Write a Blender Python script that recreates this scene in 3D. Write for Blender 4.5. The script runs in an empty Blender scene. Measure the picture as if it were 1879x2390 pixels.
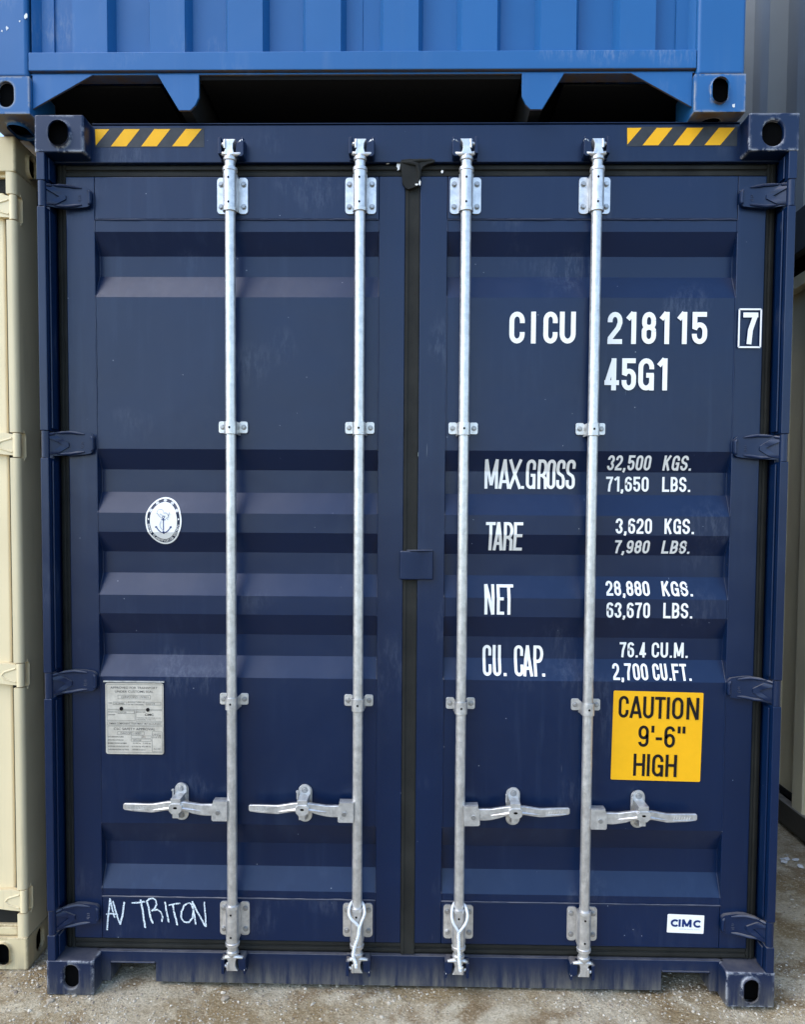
import bpy, bmesh, math, random
from mathutils import Vector, Matrix, noise
random.seed(7)
R = math.radians
scene = bpy.context.scene
COL = scene.collection

# ------------------------------------------------------------------ camera
cam_d = bpy.data.cameras.new('camera')
cam = bpy.data.objects.new('camera', cam_d); COL.objects.link(cam)
A_, B_, C_ = -0.0447, 0.0181, -0.0067          # pitch, roll, yaw
Mx = Matrix(((1, 0, 0), (0, math.cos(A_), -math.sin(A_)), (0, math.sin(A_), math.cos(A_))))
Mz = Matrix(((math.cos(B_), -math.sin(B_), 0), (math.sin(B_), math.cos(B_), 0), (0, 0, 1)))
My = Matrix(((math.cos(C_), 0, math.sin(C_)), (0, 1, 0), (-math.sin(C_), 0, math.cos(C_))))
M = Mz @ Mx @ My
Rm = Matrix((M.col[0], M.col[2], -M.col[1])).transposed()
cam.matrix_world = Matrix.Translation((0.0189, -2.4956, 1.6111)) @ Rm.to_4x4()
cam_d.sensor_fit = 'HORIZONTAL'; cam_d.sensor_width = 36.0
cam_d.lens = 36.0 * 1790.0 / 1879.0
cam_d.shift_y = 95.75 / 1879.0
cam_d.clip_start = 0.05; cam_d.clip_end = 2000
scene.camera = cam

# ------------------------------------------------------------------ light
SUN_ELEV, SUN_AZ = R(50), R(243)       # azimuth measured clockwise from +Y: behind and left of the camera
world = bpy.data.worlds.new('World'); scene.world = world; world.use_nodes = True
wn = world.node_tree.nodes; wl = world.node_tree.links
sky = wn.new('ShaderNodeTexSky'); sky.sky_type = 'NISHITA'; sky.sun_disc = False
sky.sun_elevation = SUN_ELEV; sky.sun_rotation = SUN_AZ
sky.air_density = 1.0; sky.dust_density = 0.7; sky.ozone_density = 2.4
wl.new(sky.outputs[0], wn['Background'].inputs[0]); wn['Background'].inputs[1].default_value = 0.15
sun_d = bpy.data.lights.new('sun', 'SUN'); sun_d.energy = 0.75; sun_d.angle = R(58); sun_d.color = (1, .95, .88)
sun = bpy.data.objects.new('sun', sun_d); COL.objects.link(sun)
to_sun = Vector((math.sin(SUN_AZ) * math.cos(SUN_ELEV), math.cos(SUN_AZ) * math.cos(SUN_ELEV), math.sin(SUN_ELEV)))
sun.rotation_euler = to_sun.to_track_quat('Z', 'Y').to_euler(); sun.location = to_sun * 30
vs = scene.view_settings
vs.view_transform = 'Standard'; vs.look = 'None'; vs.gamma = 1; vs.use_curve_mapping = False
vs.exposure = 1.65

# ------------------------------------------------------------------ mesh helpers
class MB:
    def __init__(s): s.v = []; s.f = []; s.m = []
    def add(s, verts, faces, mat=0):
        o = len(s.v); s.v += [tuple(p) for p in verts]
        for f in faces: s.f.append([i + o for i in f]); s.m.append(mat)
        return s
    def quad(s, a, b, c, d, mat=0): return s.add([a, b, c, d], [[0, 1, 2, 3]], mat)
    def box(s, x0, x1, y0, y1, z0, z1, mat=0):
        return s.add([(x0, y0, z0), (x1, y0, z0), (x1, y1, z0), (x0, y1, z0), (x0, y0, z1), (x1, y0, z1), (x1, y1, z1), (x0, y1, z1)],
                     [[0, 3, 2, 1], [4, 5, 6, 7], [0, 1, 5, 4], [1, 2, 6, 5], [2, 3, 7, 6], [3, 0, 4, 7]], mat)
    def prism(s, poly, ax, a0, a1, mat=0):
        P = {'x': lambda p, a: (a, p[0], p[1]), 'y': lambda p, a: (p[0], a, p[1]), 'z': lambda p, a: (p[0], p[1], a)}[ax]
        n = len(poly)
        vs_ = [P(p, a0) for p in poly] + [P(p, a1) for p in poly]
        fs = [list(range(n)), list(range(2 * n - 1, n - 1, -1))] + [[i, i + n, (i + 1) % n + n, (i + 1) % n] for i in range(n)]
        return s.add(vs_, fs, mat)
    def tube(s, pts, rad, n=12, mat=0, caps=True, twist=None):
        pts = [Vector(p) for p in pts]
        if not hasattr(rad, '__len__'): rad = [rad] * len(pts)
        t0 = (pts[1] - pts[0]).normalized()
        u = t0.orthogonal().normalized()
        rings = []
        for i, p in enumerate(pts):
            t = (pts[min(i + 1, len(pts) - 1)] - pts[max(i - 1, 0)]).normalized()
            u = (u - t * u.dot(t)).normalized(); w = t.cross(u)
            ring = []
            for k in range(n):
                a = 2 * math.pi * k / n
                rr = rad[i]
                if twist: rr *= 1 + .16 * math.cos(2 * (a - twist * i))
                ring.append(p + (u * math.cos(a) + w * math.sin(a)) * rr)
            rings.append(ring)
        vs_ = [q for r in rings for q in r]; fs = []
        for i in range(len(pts) - 1):
            for k in range(n): fs.append([i * n + k, i * n + (k + 1) % n, (i + 1) * n + (k + 1) % n, (i + 1) * n + k])
        if caps: fs.append(list(range(n - 1, -1, -1))); fs.append([(len(pts) - 1) * n + k for k in range(n)])
        return s.add(vs_, fs, mat)
    def lathe(s, prof, cx, cy, n=24, mat=0):            # prof: (r, z), axis = z
        m = len(prof)
        vs_ = [(cx + max(r, 1e-4) * math.cos(2 * math.pi * k / n), cy + max(r, 1e-4) * math.sin(2 * math.pi * k / n), z) for r, z in prof for k in range(n)]
        fs = [[i * n + k, i * n + (k + 1) % n, (i + 1) * n + (k + 1) % n, (i + 1) * n + k] for i in range(m - 1) for k in range(n)]
        if prof[0][0] > .001: fs.append(list(range(n)))
        if prof[-1][0] > .001: fs.append([(m - 1) * n + k for k in range(n)])
        return s.add(vs_, fs, mat)
    def hexbolt(s, x, y, z, r=.0075, h=.006, mat=0):    # head facing -y
        p = [(x + r * math.cos(R(60 * k + 15)), z + r * math.sin(R(60 * k + 15))) for k in range(6)]
        w = [(x + 1.3 * r * math.cos(R(22.5 * k)), z + 1.3 * r * math.sin(R(22.5 * k))) for k in range(16)]
        s.prism(w, 'y', y - .0018, y, mat); s.prism(p, 'y', y - h, y - .0015, mat)
        q = [(x + .8 * r * math.cos(R(30 * k)), z + .8 * r * math.sin(R(30 * k))) for k in range(12)]
        return s.prism(q, 'y', y - h - .0012, y - h + .001, mat)
    def build(s, name, mats, parent=None, bevel=0, seg=2, smooth=True, merge=1e-5, loc=None, ang=35):
        me = bpy.data.meshes.new(name)
        me.from_pydata(s.v, [], s.f)
        if not isinstance(mats, (list, tuple)): mats = [mats]
        for m in mats: me.materials.append(m)
        for p, i in zip(me.polygons, s.m): p.material_index = i
        bm = bmesh.new(); bm.from_mesh(me)
        if merge: bmesh.ops.remove_doubles(bm, verts=bm.verts, dist=merge)
        bmesh.ops.recalc_face_normals(bm, faces=bm.faces)
        bm.to_mesh(me); bm.free()
        if smooth:
            for p in me.polygons: p.use_smooth = True
            me.set_sharp_from_angle(angle=R(ang))
        ob = bpy.data.objects.new(name, me); COL.objects.link(ob)
        if parent: ob.parent = parent
        if loc: ob.location = loc
        if bevel:
            b = ob.modifiers.new('bevel', 'BEVEL'); b.width = bevel; b.segments = seg; b.limit_method = 'ANGLE'; b.angle_limit = R(40)
            b.harden_normals = True
        return ob

def dup(o, loc, parent=None):
    c = o.copy(); COL.objects.link(c); c.location = loc; c.parent = parent or o.parent
    return c
def rrect(x0, x1, z0, z1, r, n=5):
    out = []
    for cx, cz, a in ((x1 - r, z1 - r, 0), (x0 + r, z1 - r, 90), (x0 + r, z0 + r, 180), (x1 - r, z0 + r, 270)):
        for k in range(n + 1): out.append((cx + r * math.cos(R(a + 90 * k / n)), cz + r * math.sin(R(a + 90 * k / n))))
    return out
def thing(name, label, cat, loc, group=None):
    o = bpy.data.objects.new(name, None); COL.objects.link(o); o.location = loc; o.empty_display_size = .2
    o['label'] = label; o['category'] = cat
    if group: o['group'] = group
    return o

# ------------------------------------------------------------------ materials
def mat(name):
    m = bpy.data.materials.new(name); m.use_nodes = True
    return m, m.node_tree.nodes, m.node_tree.links, m.node_tree.nodes['Principled BSDF']
def N(nodes, t, **kw):
    n = nodes.new(t)
    for k, v in kw.items(): setattr(n, k, v)
    return n
def ramp(nodes, links, src, stops):
    r = N(nodes, 'ShaderNodeValToRGB')
    while len(r.color_ramp.elements) < len(stops): r.color_ramp.elements.new(.5)
    for e, (p, c) in zip(r.color_ramp.elements, stops):
        e.position = p; e.color = (c, c, c, 1) if not hasattr(c, '__len__') else (*c, 1)
    links.new(src, r.inputs[0]); return r.outputs[0]
def mixc(nodes, links, f, a, b):
    m = N(nodes, 'ShaderNodeMix', data_type='RGBA')
    for i, v in ((0, f), (6, a), (7, b)):
        if hasattr(v, 'is_linked'): links.new(v, m.inputs[i])
        else: m.inputs[i].default_value = v if i == 0 else (*v, 1)
    return m.outputs[2]
def math_(nodes, links, op, a, b=None, clamp=False):
    m = N(nodes, 'ShaderNodeMath', operation=op, use_clamp=clamp)
    for i, v in ((0, a), (1, b)):
        if v is None: continue
        if hasattr(v, 'is_linked'): links.new(v, m.inputs[i])
        else: m.inputs[i].default_value = v
    return m.outputs[0]
def noise_(nodes, links, scale, detail=4, rough=.55, stretch=(1, 1, 1), rnd=True):
    tc = N(nodes, 'ShaderNodeTexCoord'); mp = N(nodes, 'ShaderNodeMapping'); links.new(tc.outputs['Object'], mp.inputs[0])
    mp.inputs['Scale'].default_value = stretch
    if rnd:
        oi = N(nodes, 'ShaderNodeObjectInfo'); vm = N(nodes, 'ShaderNodeVectorMath', operation='SCALE'); vm.inputs[0].default_value = (37, 17, 29)
        links.new(oi.outputs['Random'], vm.inputs['Scale']); links.new(vm.outputs[0], mp.inputs['Location'])
    n = N(nodes, 'ShaderNodeTexNoise'); n.inputs['Scale'].default_value = scale; n.inputs['Detail'].default_value = detail; n.inputs['Roughness'].default_value = rough
    links.new(mp.outputs[0], n.inputs['Vector']); return n.outputs[0]
def upness(nodes, links, lo, hi):
    g = N(nodes, 'ShaderNodeNewGeometry'); sp = N(nodes, 'ShaderNodeSeparateXYZ'); links.new(g.outputs['Normal'], sp.inputs[0])
    mr = N(nodes, 'ShaderNodeMapRange', clamp=True); mr.inputs[1].default_value = lo; mr.inputs[2].default_value = hi
    links.new(sp.outputs[2], mr.inputs[0]); return mr.outputs[0]
def worldz(nodes, links, z0, z1):                                   # 1 at z0 -> 0 at z1
    g = N(nodes, 'ShaderNodeNewGeometry'); sp = N(nodes, 'ShaderNodeSeparateXYZ'); links.new(g.outputs['Position'], sp.inputs[0])
    mr = N(nodes, 'ShaderNodeMapRange', clamp=True); mr.inputs[1].default_value = z1; mr.inputs[2].default_value = z0
    links.new(sp.outputs[2], mr.inputs[0]); return mr.outputs[0]
def edge_mask(nodes, links, rad=.014):
    bv = N(nodes, 'ShaderNodeBevel', samples=4); bv.inputs[0].default_value = rad
    g = N(nodes, 'ShaderNodeNewGeometry'); d = N(nodes, 'ShaderNodeVectorMath', operation='DOT_PRODUCT')
    links.new(bv.outputs[0], d.inputs[0]); links.new(g.outputs['True Normal'], d.inputs[1])
    return ramp(nodes, links, d.outputs['Value'], [(.86, 1.0), (.985, 0.0)])

def paint(name, col, rough=.34, dust=.35, dirt=(.30, .27, .23), splash=0., chips=0., chipcol=(.62, .62, .6), speck=.0, var=.12, wave=.22, streak=0., spec=.39, grime=0, scuff=0.):
    m, n, l, p = mat(name)
    big = noise_(n, l, 1.6, 3)
    c = mixc(n, l, ramp(n, l, big, [(.3, 0), (.7, 1)]), tuple(x * (1 - var) for x in col), tuple(min(1, x * (1 + var)) for x in col))
    fine = noise_(n, l, 55, 6, .65)
    # dust lying on ledges
    if dust:
        d = math_(n, l, 'MULTIPLY', upness(n, l, .2, .95), ramp(n, l, noise_(n, l, 14, 6, .7), [(.3, .35), (.7, 1)]))
        c = mixc(n, l, math_(n, l, 'MULTIPLY', d, dust), c, dirt)
    if streak:
        st = ramp(n, l, noise_(n, l, 1, 5, .6, (26, 26, 1.6)), [(.52, 0), (.75, 1)])
        br = ramp(n, l, noise_(n, l, 1.3, 3), [(.42, 0), (.62, 1)])
        c = mixc(n, l, math_(n, l, 'MULTIPLY', math_(n, l, 'MULTIPLY', st, br), streak), c, dirt)
    if splash:
        w = worldz(n, l, 0, .125)
        st = ramp(n, l, noise_(n, l, 1, 6, .7, (38, 38, 5)), [(.38, 0), (.66, 1)])
        s_ = math_(n, l, 'MULTIPLY', math_(n, l, 'POWER', w, 1.7), math_(n, l, 'ADD', math_(n, l, 'MULTIPLY', st, .85), .12))
        c = mixc(n, l, math_(n, l, 'MULTIPLY', s_, splash), c, (.25, .225, .165))
    if speck:
        tc = N(n, 'ShaderNodeTexCoord'); vo = N(n, 'ShaderNodeTexVoronoi'); vo.inputs['Scale'].default_value = 34
        l.new(tc.outputs['Object'], vo.inputs['Vector'])
        sz = math_(n, l, 'LESS_THAN', vo.outputs['Distance'], .055)
        sep = N(n, 'ShaderNodeSeparateColor'); l.new(vo.outputs['Color'], sep.inputs[0])
        pick = math_(n, l, 'LESS_THAN', sep.outputs[0], speck)
        c = mixc(n, l, math_(n, l, 'MULTIPLY', math_(n, l, 'MULTIPLY', sz, pick), .55), c, (.45, .47, .5))
        sc = ramp(n, l, noise_(n, l, 1, 2, .4, (90, 90, 7)), [(.80, 0), (.84, 1)])
        c = mixc(n, l, math_(n, l, 'MULTIPLY', sc, .35), c, (.35, .38, .42))
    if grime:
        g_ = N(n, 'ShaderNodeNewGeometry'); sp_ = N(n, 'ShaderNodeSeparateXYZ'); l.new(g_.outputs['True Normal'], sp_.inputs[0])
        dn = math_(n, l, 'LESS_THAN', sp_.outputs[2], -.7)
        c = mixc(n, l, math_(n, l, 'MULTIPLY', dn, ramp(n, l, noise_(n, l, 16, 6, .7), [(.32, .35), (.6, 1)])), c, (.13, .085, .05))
    if scuff:
        sc_ = math_(n, l, 'MULTIPLY', ramp(n, l, noise_(n, l, 3.2, 2, .5), [(.60, 0), (.72, 1)]), ramp(n, l, noise_(n, l, 1, 6, .75, (70, 70, 16)), [(.46, 0), (.62, 1)]))
        c = mixc(n, l, math_(n, l, 'MULTIPLY', sc_, scuff), c, (.30, .33, .38))
    if chips:
        e = math_(n, l, 'MULTIPLY', edge_mask(n, l), ramp(n, l, noise_(n, l, 24, 6, .7), [(.5 - .06 * chips, 0), (.56 - .05 * chips, 1)]))
        c = mixc(n, l, e, c, chipcol)
    l.new(c, p.inputs['Base Color'])
    rr = N(n, 'ShaderNodeMapRange'); rr.inputs[3].default_value = rough - .05; rr.inputs[4].default_value = rough + .12
    l.new(fine, rr.inputs[0]); l.new(rr.outputs[0], p.inputs['Roughness'])
    p.inputs['Specular IOR Level'].default_value = spec
    b1 = N(n, 'ShaderNodeBump'); b1.inputs['Strength'].default_value = wave; b1.inputs['Distance'].default_value = .02
    l.new(noise_(n, l, 4.5, 2, .4), b1.inputs['Height'])
    b2 = N(n, 'ShaderNodeBump'); b2.inputs['Strength'].default_value = .12; b2.inputs['Distance'].default_value = .0012
    l.new(noise_(n, l, 420, 3), b2.inputs['Height']); l.new(b1.outputs[0], b2.inputs['Normal']); l.new(b2.outputs[0], p.inputs['Normal'])
    return m

NAVY = (.0007, .0100, .041)
m_navy = paint('navy_paint', NAVY, .29, dust=.07, dirt=(.15, .22, .34), speck=.09, streak=.05, var=.10, scuff=.10)
m_navy_low = paint('navy_paint_sill', NAVY, .40, dust=.4, splash=.7, speck=.06, var=.12)
m_navy_cast = paint('navy_paint_casting', NAVY, .36, dust=.35, splash=.6, chips=.3, chipcol=(.5, .5, .5), var=.12)
m_navy_hinge = paint('navy_paint_hinge', NAVY, .34, dust=.55, speck=.03)
m_blue = paint('light_blue_paint', (.011, .103, .275), .42, dust=.15, streak=.08, dirt=(.30, .33, .36), var=.07, chips=0, scuff=.30, grime=1)
m_blue_cast = paint('light_blue_casting', (.014, .103, .265), .42, dust=.5, chips=1.0, chipcol=(.36, .34, .30), streak=.2, var=.12, scuff=.4, grime=1)
m_cream = paint('cream_paint', (.76, .62, .37), .42, dust=.4, streak=.45, dirt=(.26, .19, .10), var=.08, splash=.4, chips=.0)
m_cream_cast = paint('cream_casting', (.68, .55, .31), .48, dust=.5, streak=.5, dirt=(.24, .18, .10), chips=.6, chipcol=(.22, .14, .07), splash=.8)
m_grey = paint('grey_paint', (.24, .265, .265), .45, dust=.3, streak=.2, var=.1)
m_olive = paint('olive_grey_paint', (.80, .69, .45), .48, dust=.3, streak=.2, var=.1)
m_darkrail = paint('dark_rail_paint', (.022, .021, .019), .5, dust=.5, var=.2)
m_olrail = paint('brown_rail_paint', (.06, .052, .04), .5, dust=.9, dirt=(.3, .27, .22), var=.2)
m_under = paint('underside_coating', (.003, .0027, .0025), .95, dust=0, var=.3)
m_rust = paint('worn_steel', (.16, .10, .06), .7, dust=0, var=.4, streak=.5, dirt=(.30, .24, .17))

def simple(name, col, rough=.5, metal=0, bump=0, bscale=200, var=.1, vs_=30, spec=.5):
    m, n, l, p = mat(name)
    nz = noise_(n, l, vs_, 5, .6)
    c = mixc(n, l, ramp(n, l, nz, [(.3, 0), (.7, 1)]), tuple(x * (1 - var) for x in col), tuple(min(1, x * (1 + var)) for x in col))
    l.new(c, p.inputs['Base Color']); p.inputs['Roughness'].default_value = rough; p.inputs['Metallic'].default_value = metal; p.inputs['Specular IOR Level'].default_value = spec
    if bump:
        b = N(n, 'ShaderNodeBump'); b.inputs['Strength'].default_value = bump; b.inputs['Distance'].default_value = .002
        l.new(noise_(n, l, bscale, 3), b.inputs['Height']); l.new(b.outputs[0], p.inputs['Normal'])
    return m
m_rubber = simple('black_rubber', (.016, .0155, .0125), .75, spec=.22, bump=.3, bscale=60, var=.35, vs_=8)
m_white = simple('white_decal', (.90, .86, .79), .45, var=.02)
m_yellow = simple('yellow_decal', (.88, .43, .006), .5, spec=.25, var=.03)
m_black = simple('black_print', (.012, .010, .010), .6, spec=.12)
m_gline = simple('grey_print', (.06, .055, .05), .6)
m_lgline = simple('pale_grey_print', (.45, .45, .46), .6)
m_nprint = simple('navy_print', (.012, .030, .13), .6, spec=.15)
m_greyfilm = simple('grey_film', (.035, .036, .037), .5, spec=.3, var=.2, vs_=40)
m_hole_shade = simple('hole_shade', (.003, .003, .003), 1, spec=.02)  # flat black stands in for the shade inside holes
m_rope = simple('white_cord', (.74, .75, .74), .7, bump=.6, bscale=500, var=.1, vs_=90)
m_paper = simple('pale_scrap', (.7, .69, .66), .8)

def galv(name, base=.72):
    m, n, l, p = mat(name)
    a = noise_(n, l, 45, 5, .65); b = noise_(n, l, 1, 4, .6, (60, 60, 12))
    c = mixc(n, l, ramp(n, l, a, [(.35, 0), (.7, 1)]), (base * .70, base * .68, base * .645), (base, base * .965, base * .91))
    c = mixc(n, l, ramp(n, l, b, [(.6, 0), (.72, .55)]), c, (.88, .85, .80))
    d = ramp(n, l, noise_(n, l, 30, 6, .75), [(.60, 0), (.70, .6)])
    c = mixc(n, l, d, c, (base * .45, base * .46, base * .46))
    l.new(c, p.inputs['Base Color']); p.inputs['Metallic'].default_value = .74
    rr = N(n, 'ShaderNodeMapRange'); rr.inputs[3].default_value = .24; rr.inputs[4].default_value = .5
    l.new(a, rr.inputs[0]); l.new(rr.outputs[0], p.inputs['Roughness'])
    bb = N(n, 'ShaderNodeBump'); bb.inputs['Strength'].default_value = .35; bb.inputs['Distance'].default_value = .0015
    l.new(noise_(n, l, 130, 4), bb.inputs['Height']); l.new(bb.outputs[0], p.inputs['Normal'])
    return m
m_galv = galv('galvanised_steel', .74)
m_bolt = galv('bolt_steel', .42)

m_plate, n, l, p = mat('plate_metal')
c = mixc(n, l, ramp(n, l, noise_(n, l, 22, 6, .7), [(.4, 0), (.75, 1)]), (.60, .535, .43), (.40, .35, .27))
l.new(c, p.inputs['Base Color']); p.inputs['Roughness'].default_value = .45; p.inputs['Metallic'].default_value = .15

m_chalk, n, l, p = mat('chalk')
p.inputs['Base Color'].default_value = (.70, .76, .78, 1); p.inputs['Roughness'].default_value = .9
tr = N(n, 'ShaderNodeBsdfTransparent'); mx = N(n, 'ShaderNodeMixShader')
l.new(ramp(n, l, noise_(n, l, 260, 4, .7), [(.36, 0), (.5, 1)]), mx.inputs[0]); l.new(tr.outputs[0], mx.inputs[1]); l.new(p.outputs[0], mx.inputs[2])
l.new(mx.outputs[0], n['Material Output'].inputs['Surface'])

# ground
m_ground, n, l, p = mat('packed_gravel')
big = noise_(n, l, 2.6, 5, .6, rnd=False)
c = mixc(n, l, ramp(n, l, big, [(.42, 0), (.58, 1)]), (.35, .25, .125), (.62, .52, .355))
med = noise_(n, l, 9, 6, .65, rnd=False)
c = mixc(n, l, ramp(n, l, med, [(.52, 0), (.68, .85)]), c, (.74, .64, .45))
c = mixc(n, l, ramp(n, l, noise_(n, l, 5, 4, .6, (1.3, 1.3, 1), rnd=False), [(.52, 0), (.64, .8)]), c, (.27, .175, .08))
fin = noise_(n, l, 110, 6, .75, rnd=False)
c = mixc(n, l, ramp(n, l, fin, [(.36, .5), (.48, 0)]), c, (.15, .11, .065))
c = mixc(n, l, ramp(n, l, fin, [(.54, 0), (.66, .8)]), c, (.80, .69, .50))
# ground in front darkened in colour so the lower doors reflect less light
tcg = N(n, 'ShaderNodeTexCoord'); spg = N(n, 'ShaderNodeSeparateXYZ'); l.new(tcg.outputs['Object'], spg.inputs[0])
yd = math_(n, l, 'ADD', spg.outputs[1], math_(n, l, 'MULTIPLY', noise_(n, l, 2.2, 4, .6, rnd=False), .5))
refl_dim = N(n, 'ShaderNodeMapRange', clamp=True); refl_dim.inputs[1].default_value = -.25; refl_dim.inputs[2].default_value = -.75; l.new(yd, refl_dim.inputs[0])
c = mixc(n, l, math_(n, l, 'MULTIPLY', refl_dim.outputs[0], .75), c, (.19, .15, .10))
l.new(c, p.inputs['Base Color']); p.inputs['Roughness'].default_value = .9; p.inputs['Specular IOR Level'].default_value = .25
b1 = N(n, 'ShaderNodeBump'); b1.inputs['Strength'].default_value = .9; b1.inputs['Distance'].default_value = .012
l.new(fin, b1.inputs['Height'])
b2 = N(n, 'ShaderNodeBump'); b2.inputs['Strength'].default_value = .6; b2.inputs['Distance'].default_value = .03
l.new(noise_(n, l, 38, 5, .7, rnd=False), b2.inputs['Height']); l.new(b1.outputs[0], b2.inputs['Normal']); l.new(b2.outputs[0], p.inputs['Normal'])

m_peb, n, l, p = mat('gravel_stone')
g = N(n, 'ShaderNodeNewGeometry')
r_ = N(n, 'ShaderNodeValToRGB')
stops = [(0, (.16, .12, .08)), (.22, (.30, .24, .165)), (.5, (.42, .36, .27)), (.72, (.52, .45, .335)), (1, (.68, .61, .48))]
while len(r_.color_ramp.elements) < len(stops): r_.color_ramp.elements.new(.5)
for e, (q, cc) in zip(r_.color_ramp.elements, stops): e.position = q; e.color = (*cc, 1)
l.new(g.outputs['Random Per Island'], r_.inputs[0])
l.new(mixc(n, l, ramp(n, l, noise_(n, l, 300, 4, rnd=False), [(.4, 0), (.65, .5)]), r_.outputs[0], (.3, .26, .2)), p.inputs['Base Color'])
p.inputs['Roughness'].default_value = .85

# ------------------------------------------------------------------ lettering: a condensed stroke face built as ribbons
def arc(cx, cy, rx, ry, a0, a1, n=10):
    return [(cx + rx * math.cos(R(a0 + (a1 - a0) * k / n)), cy + ry * math.sin(R(a0 + (a1 - a0) * k / n))) for k in range(n + 1)]
def glyph(ch, w, h, t):
    x0, x1, y0, y1 = t / 2, w - t / 2, t / 2, h - t / 2
    xm = w / 2; r = (x1 - x0) / 2; ry = min(r * 1.25, h * .24)
    if ch in 'O0': return [arc(xm, y1 - ry, r, ry, 0, 180) + arc(xm, y0 + ry, r, ry, 180, 360) + [(x1, y1 - ry)]]
    if ch == 'C': return [[(x1, h * .64)] + arc(xm, y1 - ry, r, ry, 0, 180) + arc(xm, y0 + ry, r, ry, 180, 360) + [(x1, h * .36)]]
    if ch == 'G': return [[(x1, h * .66)] + arc(xm, y1 - ry, r, ry, 0, 180) + arc(xm, y0 + ry, r, ry, 180, 330) + [(x1, h * .1 + y0), ], [(x1, 0), (x1, h * .5)], [(w - .02 * w, h * .47), (xm, h * .47)]]
    if ch == 'U': return [[(x0, h)] + arc(xm, y0 + ry, r, ry, 180, 360) + [(x1, h)]]
    if ch == 'I': return [[(xm, 0), (xm, h)]]
    if ch == '1': return [[(w - t / 2, 0), (w - t / 2, h)], [(w - t * .6, h - t * .15), (t * .1, h * .77)]]
    if ch == '2': return [[(x0, h * .68)] + arc(xm, y1 - ry, r, ry, 180, 0) + [(x1, h * .66), (x1 - .12 * w, h * .5), (x0 + .02 * w, y0 + t * .7), (x0, y0)], [(0, y0), (w, y0)]]
    if ch == '3': return [[(x0, h * .70)] + arc(xm, y1 - ry, r, ry, 180, -60) + [(xm + r * .3, h * .52), (xm, h * .52)], [(xm, h * .52), (xm + r * .4, h * .51)] + arc(xm, y0 + ry, r, ry, 60, -180) + [(x0, h * .3)]]
    if ch == '4': return [[(w - t * 1.1, 0), (w - t * 1.1, h)], [(w - t * 1.1, h - t * .4), (t * .55, h * .25)], [(0, h * .24), (w, h * .24)]]
    if ch == '5': return [[(w * .96, y1), (x0, y1)], [(x0 + t * .05, h), (x0 + t * .05, h * .48)], arc(xm, h * .60 - ry, r, ry, 165, 0) + arc(xm, y0 + ry, r, ry, 0, -180) + [(x0, h * .32)]]
    if ch == '6': return [arc(xm, y1 - ry * .9, r, ry * .9, 8, 180) + arc(xm, y0 + ry, r, ry, 180, 360) + arc(xm, h * .58 - ry, r, ry, 0, 165)]
    if ch == '9': return [[(w - a, h - b) for a, b in s] for s in glyph('6', w, h, t)]
    if ch == '7': return [[(0, y1), (w, y1)], [(w - t * .55, y1), (w * .5, h * .45), (w * .42, 0)]]
    if ch == '8':
        r2 = min(ry, h * .12)
        return [arc(xm, y1 - ry, r * .94, ry, 0, 180) + arc(xm, h * .52 + r2, r * .94, r2, 180, 360) + [(xm + r * .94, y1 - ry)],
                arc(xm, h * .52 - r2, r, r2, 0, 180) + arc(xm, y0 + ry, r, ry, 180, 360) + [(x1, h * .52 - r2)]]
    if ch == 'M': return [[(x0, 0), (x0, h)], [(x1, 0), (x1, h)], [(x0, h), (xm, h * .12)], [(x1, h), (xm, h * .12)]]
    if ch == 'N': return [[(x0, 0), (x0, h)], [(x1, 0), (x1, h)], [(x0 + t * .1, h), (x1 - t * .1, 0)]]
    if ch == 'A': return [[(x0, 0), (xm, h)], [(x1, 0), (xm, h)], [(x0 + w * .13, h * .25), (x1 - w * .13, h * .25)]]
    if ch == 'V': return [[(x0, h), (xm, 0)], [(x1, h), (xm, 0)]]
    if ch == 'X': return [[(x0, 0), (x1, h)], [(x1, 0), (x0, h)]]
    if ch == 'K': return [[(x0, 0), (x0, h)], [(x1, h), (x0, h * .38)], [(x0 + r * .7, h * .55), (x1, 0)]]
    if ch == 'T': return [[(0, y1), (w, y1)], [(xm, 0), (xm, h - t)]]
    if ch == 'L': return [[(x0, 0), (x0, h)], [(t, y0), (w, y0)]]
    if ch == 'E': return [[(x0, 0), (x0, h)], [(t, y0), (w, y0)], [(t, y1), (w, y1)], [(t, h * .53), (w * .93, h * .53)]]
    if ch == 'F': return [[(x0, 0), (x0, h)], [(t, y1), (w, y1)], [(t, h * .53), (w * .92, h * .53)]]
    if ch == 'H': return [[(x0, 0), (x0, h)], [(x1, 0), (x1, h)], [(t, h * .52), (w - t, h * .52)]]
    rb = h * .26
    if ch == 'P': return [[(x0, 0), (x0, h)], [(t, y1), (xm, y1)] + arc(xm, y1 - rb + t * .2, x1 - xm, rb - t * .2, 90, -90) + [(t, y1 - 2 * rb + t * .4)]]
    if ch == 'R': return glyph('P', w, h, t) + [[(xm + r * .15, h * .46), (x1 - t * .1, h * .36), (x1, 0)]]
    if ch == 'B': return glyph('P', w * .97, h, t) + [[(t, y0), (xm, y0)] + arc(xm, y0 + rb - t * .12, x1 - xm, rb - t * .12, -90, 90)]
    if ch == 'S': return [[(x1, h * .70)] + arc(xm, y1 - ry, r, ry, 0, 180) + [(x0, h * .66), (x0 + r * .35, h * .55), (x1 - r * .35, h * .45), (x1, h * .34)] + arc(xm, y0 + ry, r, ry, 0, -180) + [(x0, h * .31)]]
    if ch == '.': return [[(xm, 0), (xm, t * .95)]]
    if ch == ',': return [[(xm, t), (xm, 0), (xm - t * .35, -t * .8)]]
    if ch == "'": return [[(xm, h), (xm, h * .68)]]
    if ch == '-': return [[(0, h * .40), (w, h * .40)]]
    return []
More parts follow.
